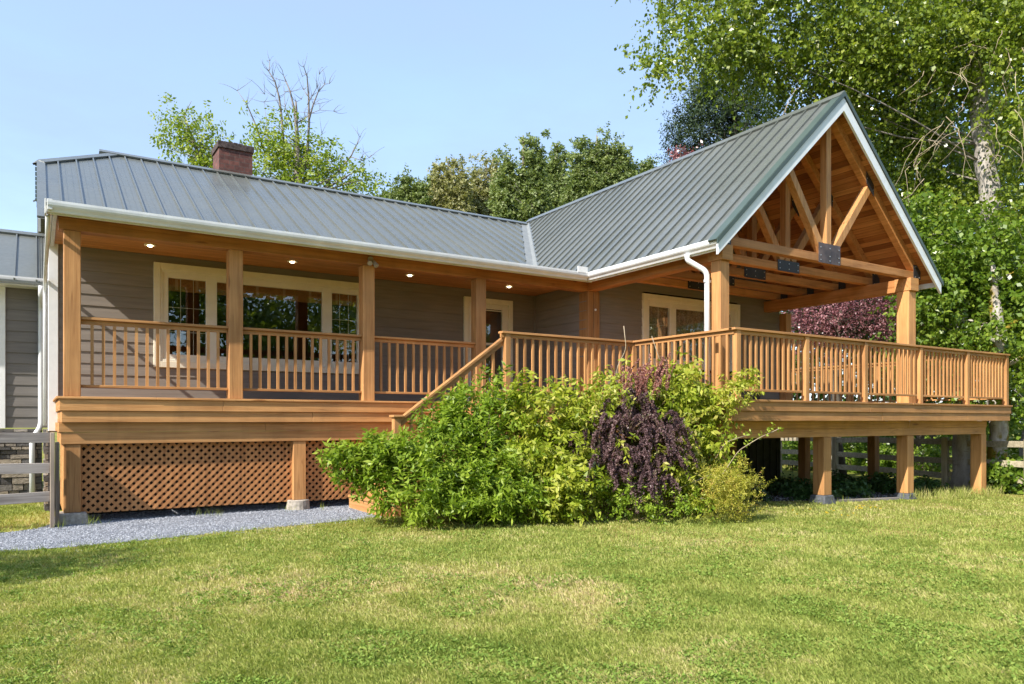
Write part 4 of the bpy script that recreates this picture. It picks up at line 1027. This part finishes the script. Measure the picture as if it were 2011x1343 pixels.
def barberry(name, label, c, n, reach, rise, droopL, mat_, base, tl=.028, upright=False, front=True):
    root = empty(name, base, label, 'shrub'); b = MB(); PP = []; QQ = []; TT = []
    fw = -FWD
    for i in range(n):
        a = rng.uniform(0, 2*math.pi); d = np.array([math.cos(a), math.sin(a), 0]); d = d+fw*.45; d[2] = 0; d = unit(d)
        R_ = reach*rng.uniform(.45, 1.1); cs = np.atleast_2d(np.array(c)); c0 = cs[i % len(cs)]+rng.normal(0, .09, 3)*np.array([1, 1, .8]); dl = droopL*rng.uniform(.45, 1.25); pts = []
        for k in range(9):
            t = k/8; z = rise*math.sin(min(1, t*1.8)*math.pi/2)*rng.uniform(.95, 1.05)-dl*max(0, t-.35)**1.5*1.9
            if upright: z = rise*t; pts.append(tuple(c0+d*R_*t*t*.8+np.array([0, 0, z])))
            else: pts.append(tuple(c0+d*R_*t**.8+np.array([0, 0, z])))
        b.tube(pts, [.006*(1-.8*j/8) for j in range(9)], 4)
        pa = np.array(pts); L = np.linalg.norm(pa[-1]-pa[0])+np.linalg.norm(pa[4]-pa[0]); m_ = int((60 if upright else 105)*L)
        t = rng.uniform(.12, 1, m_)*8; k0 = np.minimum(t.astype(int), 7); f = (t-k0)[:, None]
        p = pa[k0]*(1-f)+pa[k0+1]*f; PP.append(np.repeat(p, 5, 0)); q = rng.normal(size=(m_*5, 3)); q[:, 2] += .5; QQ.append(q)
        TT.append(np.clip(np.full(m_*5, rng.random())*.5+rng.random(m_*5)*.5, 0, 1))
    P, Q, T = clip_ground(np.concatenate(PP), np.concatenate(QQ), np.concatenate(TT))
    leaves('foliage', P, Q, tl*rng.uniform(.6, 1.3, len(P)), .62, mat_, root, T); b.build('stem', STEM, root, smooth=True); return root
barberry('barberry_shrub', 'dark purple barberry with arching canes in the middle of the planting', [W(px_, py_, dp_) for px_, py_, dp_ in ((1200,835,10.5),(1265,825,10.6),(1320,842,10.6),(1165,870,10.4),(1235,845,10.3),(1300,860,10.4),(1190,905,10.3),(1255,910,10.25),(1320,905,10.45),(1215,950,10.2),(1280,955,10.2),(1240,800,10.5))], 195, .37, .17, .34, L_BARB, (6.9, -3.1, GRD), .034)
barberry('barberry_shrub', 'reddish barberry sprays rising against the landing rail', [W(1235, 785, 10.7), W(1265, 775, 10.6), W(1295, 765, 10.7), W(1275, 790, 10.5)], 52, .22, .40, 0, L_BARBR, (7.3, -2.5, GRD), .026, True)
B3 = pxblobs([(1440,955,10.2,.28),(1410,965,10.1,.26),(1470,965,10.2,.22),(1450,990,10.1,.24),(1400,990,10.0,.22)])
bush('spirea_shrub', 'small golden spirea at the right end of the planting', 'shrub', (8.4, -4.0, GRD), B3, 900, .12, 10, .034, .32, L_SPIR, .7, .0, .8, nst=30, r0=.004)
B4 = pxblobs([(1300,985,10.0,.22),(1220,985,10.1,.28),(1130,995,10.0,.20),(1060,1000,9.9,.20),(1360,1000,10,.18),(1180,960,10.5,.3),(1270,950,10.6,.3),(950,1005,9.6,.16),(860,1005,9.4,.14)])
bush('low_shrub', 'dark green low growth at the foot of the purple barberry', 'shrub', (6.8, -3.2, GRD), B4, 620, .14, 8, .05, .5, L_SHRUB, .75, .2, .6, nst=20)

# planter with red flowers on the wing deck
pl = empty('planter', (9.25, -3.45, 0), 'small black planter with red flowers behind the deck railing', 'planter')
MB().prism([(8.98, 0), (9.42, 0), (9.46, .16), (8.94, .16)], 'y', -3.62, -3.34).build('pot', POT, pl, .008)
O = np.column_stack([rng.uniform(9.0, 9.4, 60), rng.uniform(-3.58, -3.4, 60), np.full(60, .14)]); P, Q = sprigs(O, rng.normal(0, .3, O.shape)+np.array([0, 0, 1.0]), rng.uniform(.08, .28, 60), 6, .05, .8, .2)
leaves('foliage', P, Q, .05, .5, L_SHRUB, pl); k = rng.choice(len(P), 50); leaves('flower', np.repeat(P[k], 5, 0), rng.normal(size=(250, 3)), .03, .7, L_RED, pl)

# ground cover below the wing deck
Bc = [((x, y, GZ(x)+.05), (.45, .4, h_*.62)) for x, y, h_ in ((11.0,-1.6,.30),(11.9,-2.4,.32),(12.6,-1.7,.42),(13.4,-2.3,.42),(14.2,-1.8,.50),(14.9,-2.2,.40),(12.9,-2.9,.34),(14.6,-2.9,.34),(15.7,-2.0,.40),(10.2,-2.6,.22),(11.6,-3.05,.22),(16.3,-2.4,.3),(15.6,-2.9,.3))]
O, U, rad, pk = blob_points(Bc, 1500, .5); P, Q = sprigs(O, unit(U)+np.array([0, 0, .9]), rng.uniform(.06, .15, 1500), 7, .08, .8, .3); P, Q = clip_ground(P, Q)
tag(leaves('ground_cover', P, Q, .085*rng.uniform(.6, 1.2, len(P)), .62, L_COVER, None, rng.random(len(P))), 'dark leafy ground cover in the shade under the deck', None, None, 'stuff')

# ================================================================== FENCES
lf = empty('board_fence', (-.25, -.30, GRD), 'weathered grey board fence butting against the left corner post', 'fence')
MB().box(-.155, -.105, -.30, -.12, GRD-.05, -.475).build('fence_post', GREYZ, lf, .005)
MB().box(-.098, -.05, -.20, -.06, GRD-.05, -.60).build('fence_post', GREYZ, lf, .005)
for z0, z1, dz in ((-.605, -.475, .01), (-.995, -.865, .015), (-1.36, -1.23, -.035)):
    MB().beam((-.157, -.23, (z0+z1)/2), (-3.2, -.25, (z0+z1)/2+dz*2.2), .03, z1-z0).build('rail', GREYX, lf, .004)
MB().box(-2.9, -2.78, -.21, -.09, GRD-.05, -.42).build('fence_post', GREYZ, lf, .005)
rf = empty('rail_fence', (18, -.5, GZ(18)), 'lichened three rail wooden fence beyond the deck', 'fence')
fp = [W(1530, 826, 22.8), W(1640, 826, 20.8), W(1715, 826, 19.4), W(1857, 826, 17.3), W(2020, 826, 15.6), W(2230, 826, 14.2)]
for i, p in enumerate(fp):
    g = GZ(p[0]); MB().beam((p[0], p[1], g-.1), (p[0]+random.uniform(-.02,.02), p[1], g+1.18+random.uniform(-.03,.05)), .13, .13, (0, 1, 0)).build('fence_post', FENCEZ, rf, .01)
for i in range(len(fp)-1):
    p, q = fp[i], fp[i+1]; g0, g1 = GZ(p[0]), GZ(q[0])
    for z in (.30, .66, 1.05): MB().beam((p[0], p[1], g0+z+random.uniform(-.03,.03)), (q[0], q[1], g1+z+random.uniform(-.03,.03)), .045, .135).build('rail', FENCEX, rf, .005)
# ================================================================== TREES
def tree(name, label, base, trunk, blobs, n_cl, per, leafL, ratio, lmat, bmat, group=None, cl_r=.35, droop=.4, limbs=26, shell=.55, up=.25, r0=None, twigs=None, cat='tree', spread=.75, ln=.45, nl=7, limb_k=.45, lmat2=None):
    """trunk: list of (point, radius). Leaves hang on sprigs gathered in clusters through the crown, so gaps and clumps stay."""
    root = empty(name, base, label, cat, group)
    b = MB(); pts = [p for p, _ in trunk]; 
    fl_ = [r for _, r in trunk]
    # smooth the trunk line and let it flare at the foot
    pp = [np.array(p, float) for p in pts]; fine = []; fr = []
    for i in range(len(pp)-1):
        for k in range(5):
            t = k/5; fine.append(tuple(pp[i]*(1-t)+pp[i+1]*t+rng.normal(0, fl_[i]*.10, 3))); fr.append((fl_[i]*(1-t)+fl_[i+1]*t)*rng.uniform(.95, 1.06))
    fine.append(tuple(pp[-1])); fr.append(fl_[-1]); fr[0] *= 1.45; fr[1] *= 1.15
    b.tube(fine, fr, 14).build('trunk', bmat, root, smooth=True)
    C, U, rad, pick = blob_points(blobs, n_cl, shell)
    # limbs from the trunk to some of the clusters
    lb = MB(); far = rng.choice(n_cl, min(limbs, n_cl), replace=False); tp = np.array(fine)
    for c in C[far]:
        dz = tp[:, 2]-(c[2]-.45*np.linalg.norm(tp[:, :2]-c[:2], axis=1)); j = int(np.argmin(np.abs(dz))); r = min(fr[j]*limb_k, .10)
        q = curve(tp[j], c, .06, .07, 8); lb.tube(q, [r*(1-.88*i/7) for i in range(8)], 6)
        for _ in range(2):
            i0 = rng.integers(3, 7); e = np.array(q[i0])+rng.normal(0, .45, 3); lb.tube(curve(q[i0], e, .05, .1, 5), [r*.3, r*.22, r*.16, r*.1, r*.05], 4)
    lb.build('limb', lmat2 or bmat, root, smooth=True)
    O = np.repeat(C, per, 0)+rng.normal(0, cl_r, (n_cl*per, 3)); D = np.repeat(unit(U), per, 0)*.6+rng.normal(0, .6, O.shape)+np.array([0, 0, up])
    P, Q = sprigs(O, D, rng.uniform(ln*.5, ln*1.3, len(O)), nl, leafL, spread, droop)
    tt = np.clip(np.repeat(rng.random(n_cl), per*nl)*.4+rng.random(len(P))*.62, 0, 1); P, Q, tt = clip_ground(P, Q, tt)
    leaves('crown', P, Q, leafL*rng.uniform(.6, 1.25, len(P)), ratio, lmat, root, tt)
    if twigs:
        tb = MB()
        for t in twigs: tb.tube(t, [.009*(1-.7*i/(len(t)-1)) for i in range(len(t))], 4)
        tb.build('bare_twig', TWIG, root, smooth=True)
    return root
def G(p): return np.array([p[0], p[1], GZ(p[0])-.05])
def at_ground(px, dep): return G(W(px, 826, dep))

# ---- big cottonwood leaning over the wing from the right edge
c0 = at_ground(2034, 17.6)
tw = []
for (px, py, dep, n) in ((1900,120,16.8,9),(1960,60,16.5,9),(2000,130,16.3,8),(1880,240,17,10),(1830,260,17.2,8),(1940,280,16.5,9),(1800,330,17.2,6),(1580,190,17.5,7),(1990,250,16.3,8),(1840,150,17,7)):
    s_ = W(px, py, dep)
    for _ in range(n//2+1):
        p = s_+rng.normal(0, .18, 3); q = [tuple(p)]; v = np.array([rng.normal(-.08, .13), rng.normal(0, .12), rng.uniform(-.12, .02)])
        for k in range(6): v = v*.80+np.array([rng.normal(0, .06), rng.normal(0, .06), -.055+rng.normal(0, .05)]); p = p+v*.85; q.append(tuple(p))
        tw.append(q)
cb = pxblobs([(1345,80,17.5,.9),(1290,130,17.6,.45),(1255,150,17.6,.22),(1380,120,17.6,.6),(1420,40,17.6,1.2),(1465,105,18,1.0),(1520,280,19,.8),(1540,40,18,1.5),(1560,160,18.6,1.3),(1640,80,18.2,1.5),(1660,190,19,1.2),(1730,60,18,1.5),(1740,180,18.8,1.3),(1820,60,17.8,1.5),(1815,190,18.6,1.1),(1900,70,17.4,1.3),(1985,130,17.2,.9),(2020,60,17,1.4),(2040,240,17,1.2),(1850,300,19.8,1.0),(1800,300,19.2,1.0),(1740,300,20,1.0),(2020,340,17,.5),(1850,400,19,.9),(1830,440,18.6,.9),(1890,430,19.8,1.0),(2005,430,17.4,.8),(1975,500,19,.8),(1900,500,18.6,.8),(1790,420,20,.9),(1820,360,19,.8),(1870,380,19.4,.8),(1780,250,19,.8),(2000,400,17.2,.6),(1960,300,20.2,1.0),(1900,340,20.2,1.0),(1350,-60,18,1.2),(1500,-90,18,1.8),(1700,-100,18,2),(1900,-100,18,2),(2100,-60,17,1.8)])
tree('cottonwood_tree', 'big pale barked cottonwood leaning over the gable with drooping bare twigs', c0,
     [(c0, .27), (W(2022, 760, 17.7), .25), (W(1990, 600, 17.8), .25), (W(1952, 430, 17.9), .25), (W(1928, 250, 18), .21), (W(1905, 40, 18.1), .17), (W(1890, -120, 18.2), .1)],
     cb, 1750, 8, .105, .74, L_COTT, BARKW, droop=1.3, cl_r=.21, limbs=16, twigs=tw, ln=.42, limb_k=.13, lmat2=BARKG)
# ---- more trunks along the fence
for (px, dep, r, lab, cr, bm) in ((1893, 17.0, .23, 'straight pale trunked tree standing at the fence behind the last deck post', [(1880,520,19,.9),(1830,560,19,.9),(1860,640,19.2,.9),(1820,690,19.5,.8),(1880,730,19.5,.7),(1830,470,19.3,.8)], BARKW),
                                  (1962, 16.4, .20, 'mossy trunked tree beyond the right end of the deck rail', [(1950,500,18,.9),(1990,560,17.6,.8),(1930,620,18,.9),(1985,680,17.6,.8),(1950,740,18,.7),(1995,800,17.4,.5),(2030,620,17,1)], BARKM),
                                  (1640, 24, .18, 'slim pale stemmed tree far behind the deck posts', [(1650,640,24,1.1),(1600,560,25,1.2),(1700,560,24,1.1)], BARKW),
                                  (1818, 24, .30, 'dark trunked tree in the shade behind the fence', [(1800,640,24,1.4),(1760,700,24,1.2),(1850,500,24,1.5)], BARKD)):
    g = at_ground(px, dep)
    tree('fence_tree', lab, g, [(g, r), (W(px-4, 760, dep), r*.85), (W(px-8, 600, dep), r*.6), (W(px-12, 520, dep), r*.2)], pxblobs([(a_, b_, min(c_, dep+.3+rng.normal(0, .4)), r_) for a_, b_, c_, r_ in cr]), 330, 6, .115, .7, L_UNDER, bm, 'trees along the rail fence', cl_r=.25, droop=.6, limbs=16, ln=.4)
# ---- dark conifer left of the cottonwood
g = at_ground(1440, 27)
tree('conifer_tree', 'dark evergreen rising behind the ridge left of the cottonwood', g, [(g, .3), (W(1440, 500, 27), .25), (W(1440, 150, 27), .06)],
     pxblobs([(1350,265,27,.6),(1362,230,27,.6),(1378,195,27,.6),(1400,165,27,.5),(1350,310,27,.7),(1395,280,27,1.0),(1350,290,27,.5),(1345,240,27,.45),(1360,190,27,.35),(1400,210,27,.9),(1430,140,27,.8),(1440,250,27,1.3),(1480,200,27,1.4),(1380,330,27,.9),(1440,380,27,1.6)]), 460, 7, .13, .32, L_DARK, BARKD, cl_r=.22, droop=.1, limbs=40, ln=.5, nl=10)
g = at_ground(1338, 26)
tree('plum_tree', 'red leaved tree tip showing just above the wing ridge', g, [(g, .1), (W(1338, 420, 26), .06), (W(1336, 290, 26), .02)], pxblobs([(1333,296,26,.16),(1345,310,26,.2),(1338,345,26,.35)]), 26, 5, .13, .5, L_PLUM, BARKD, cl_r=.12, limbs=8)
# ---- purple plum seen under the wing roof
g = at_ground(1650, 21)
tree('plum_tree', 'purple leaved plum tree behind the deck under the wing beam', g, [(g, .13), (W(1640, 750, 21), .1), (W(1650, 600, 21), .05)],
     pxblobs([(1560,640,21,.55),(1600,625,21,.6),(1640,600,21.3,.6),(1680,630,21,.55),(1720,610,21,.55),(1650,670,21,.45),(1590,670,21,.4),(1750,650,21.3,.5),(1780,600,21,.5),(1545,600,21.5,.5),(1830,640,22,.4)]), 300, 5, .085, .55, L_PLUM, BARKD, cl_r=.2, droop=.3, limbs=40, ln=.35)
# ---- trees behind the house
def spire(px, ytop, ybot, wpx, dep, n=7):
    return [(px+random.uniform(-.12, .12)*wpx, ytop+(ybot-ytop)*((i+.35)/n), dep, wpx*dep/FPX*(.05+.95*((i+.15)/n)**.95)*.37) for i in range(n)]
far = [(795, 40, [(778,352,440,44),(800,340,440,40),(826,348,440,44),(752,380,430,50)], L_FAR, 'small green tree at the left of the group behind the roof'),
       (880, 42, [(860,306,450,46),(882,299,450,50),(906,297,450,46),(845,335,450,50)], L_FARY, 'pale yellow green tree behind the roof, second from the left of its group'),
       (955, 44, [(933,308,450,40),(954,290,450,48),(974,298,450,44)], L_FARY, 'pale tree with tan tips behind the roof beside the tallest tree'),
       (1028, 38, [(1030,240,470,62),(1048,243,470,60),(1062,263,470,56),(996,265,470,56),(984,284,470,50)], L_FAR, 'tallest deep green tree of the group behind the roof valley'),
       (1092, 45, [(1080,270,450,34),(1093,260,450,44),(1108,285,450,40)], L_FAR, 'thin crowned tree behind the roof between two fuller trees'),
       (1172, 41, [(1132,252,440,52),(1150,257,440,50),(1176,252,440,54),(1194,241,430,50),(1211,250,420,48),(1228,276,400,44)], L_FAR, 'broad ragged tree behind the wing ridge at the right of its group'),
       (1262, 42, [(1250,318,400,40),(1274,303,380,22),(1240,330,410,44)], L_FAR, 'low drooping tree tip just above the wing ridge')]
for px, dep, sp, lm, lab in far:
    g = at_ground(px, dep); bl = [q for s_ in sp for q in spire(s_[0], s_[1], s_[2], s_[3], dep)]; top = min(b_[1] for b_ in bl)
    tree('background_tree', lab, g, [(g, .3), (W(px, 500, dep), .22), (W(px, top+14, dep), .03)], pxblobs(bl, 1, 1.5), 130*len(sp), 7, .165, .66, lm, BARKG, 'trees behind the house', cl_r=.15, droop=.05, limbs=24, up=1.0, ln=.32, nl=8)
# ---- half dead tree behind the chimney
g = at_ground(580, 25)
t_ = [(g, .22), (W(578, 480, 25), .18), (W(585, 330, 25), .13), (W(583, 270, 25), .07), (W(581, 200, 25), .03)]
r_ = tree('light_tree', 'half dead tree with bare grey tops behind the chimney', g, t_, pxblobs([(560,300,25,.7),(540,340,25,.9),(590,330,25,.9),(620,310,25,.6),(640,340,25,.8),(570,370,25,1.0),(650,370,25,.7),(520,280,25,.5),(540,260,25,.4),(500,330,25,.5),(480,225,25,.12),(560,230,25,.3),(705,345,25,.4),(690,365,25,.45),(715,365,25,.35),(730,350,25,.2)]), 190, 5, .14, .5, L_LEFT, BARKG, cl_r=.2, droop=.4, limbs=34, ln=.45)
dead = MB()
for pl_, r in (([(560,340),(557,280),(552,220),(548,190),(540,160),(528,140),(530,120)],.05),([(552,215),(545,175),(536,150)],.02),([(583,290),(581,240),(578,215),(570,180),(562,160),(557,148)],.05),([(600,330),(604,290),(607,240),(606,190),(603,150),(597,132)],.055),([(607,235),(615,205),(625,180),(638,165),(647,164)],.03),([(604,205),(612,190),(622,172),(627,146)],.02),([(585,240),(600,232),(612,222),(628,216),(655,218)],.02),([(575,250),(560,210),(558,180)],.02),([(520,300),(500,240),(485,205),(466,178)],.03),([(640,360),(670,330),(690,305),(700,285),(707,270)],.04),([(690,308),(710,315),(725,310)],.015),([(530,310),(525,260),(519,200)],.02),([(600,330),(620,300),(632,262)],.02),([(581,215),(582,200),(592,195)],.015),([(552,215),(540,190),(520,185)],.01),([(606,190),(596,176),(594,150)],.012)):
    q = [tuple(W(x, y, 25+rng.normal(0, .15))) for x, y in pl_]; dead.tube(q, [r*(1-.8*i/(len(q)-1)) for i in range(len(q))], 6)
    for k in range(1, len(q)):
        for _ in range(3):
            e = np.array(q[k])+np.array([rng.normal(0, .25), rng.normal(0, .2), rng.uniform(.05, .5)]); dead.tube(curve(q[k], e, 0, .08, 4), [.009, .007, .005, .003], 4)
dead.build('dead_branch', BARKG, r_, smooth=True)
g = at_ground(420, 23)
tree('light_tree', 'sparse young tree with thin leaning stem left of the chimney', g, [(g, .13), (W(415, 480, 23), .10), (W(400, 330, 23), .06), (W(370, 250, 23), .03), (W(362, 225, 23), .015), (W(376, 198, 23), .006)],
     pxblobs([(350,240,23,.25),(345,270,23,.4),(335,230,23,.15),(350,200,23,.15),(390,260,23,.35),(405,250,23,.25),(330,290,23,.22),(380,300,23,.45),(410,310,23,.4),(400,335,23,.4),(450,275,23,.2),(440,290,23,.3),(430,320,23,.5)]), 110, 4, .13, .5, L_LEFT, BARKG, cl_r=.17, droop=.4, limbs=40, ln=.4)
# ---- bushes beyond the deck and along the fence
for px, dep, r, lab in ((1990, 16.0, .36, 'bright green leafy bush at the fence by the right edge'), (1560, 24, .9, 'dark green bush behind the shaded deck posts'), (1690, 23, .6, 'sunlit low bush behind the fence, between the deck posts'), (1800, 22, .7, 'leafy low bush behind the fence beside the pale trunk')):
    p = W(px, 826, dep); g = GZ(p[0]); bl = [((p[0]+rng.normal(0, r*.5), p[1]+rng.normal(0, r*.4), g+r*rng.uniform(.3, 1.1)), (r*.6, r*.6, r*.55)) for _ in range(6)]
    bush('fence_bush', lab, 'bush', (p[0], p[1], g), bl, 420, .25, 7, .11, .65, L_UNDER, .75, .4, .5, nst=24, r0=.012, group='bushes along the rail fence')
# ---- the wood behind, one mass
def mass(name, label, lst, n, leafL, m_, zlo=-2):
    O, U, rad, pk = blob_points(lst, n, .7); P, Q = sprigs(O, unit(U)+rng.normal(0, .5, O.shape), np.full(n, .9), 7, leafL, .8, .3); P, Q = clip_ground(P, Q)
    cl = vnoise(P[:, 0]+P[:, 1], P[:, 2]*1.3, 1.6, 4)
    return tag(leaves(name, P, Q, leafL*rng.uniform(.6, 1.3, len(P)), .68, m_, None, np.clip(cl*.6+rng.random(len(P))*.5-.05, 0, 1)), label, None, None, 'stuff')
wl = []
for px in range(1480, 2500, 75):
    for py in range(-60, 900, 120):
        if px < 1640 and py < 420: continue
        wl.append((W(px+rng.uniform(-30, 30), py+rng.uniform(-40, 40), rng.uniform(29, 36)), (2.3, 2.3, 2.0)))
mass('woodland', 'dark wood filling the background behind the wing and fence', wl, 9000, .30, L_WOOD)
wl = [(W(px, 870, dp), (1.3, 1.3, .9)) for px, dp in ((1540,28),(1600,27),(1660,27),(1740,26),(1820,26),(1900,24),(1980,22),(2060,21),(1500,30))]
mass('undergrowth', 'green undergrowth below the trees behind the rail fence', wl, 1300, .17, L_UNDER)
# ---- trees round the other side of the lawn: they stand behind the viewer and show in the window panes
wl = []
for kx in range(22):
    for kz in range(6): wl.append(((-8+kx*3.2+rng.uniform(-1, 1), rng.uniform(-40, 30)*0-33+rng.uniform(-4, 4), -.5+kz*2.5+rng.uniform(-.8, .8)), (2.1, 2.0, 1.9)))
wl = [w_ for w_ in wl if w_[0][2] < 8.5 or rng.random() < .6]
mass('woodland', 'wood across the lawn mirrored in the window panes', wl, 21000, .32, L_COTT)
g = np.array([-6.0, -4.9, GRD])
tree('yard_tree', 'tree left of the view that shades the lawn edge and the gravel', g, [(g, .12), ((-5.9, -4.85, .5), .09), ((-5.6, -4.7, 2.2), .03)],
     [((-5.5, -4.65, 2.2), (1.3, .7, .8)), ((-4.6, -4.3, 2.3), (.9, .5, .5)), ((-6.6, -4.4, 2.6), (1.2, .8, .8)), ((-6.4, -3.6, 2.4), (.8, .6, .4))], 190, 5, .10, .6, L_COTT, BARKD, cl_r=.2, limbs=20)
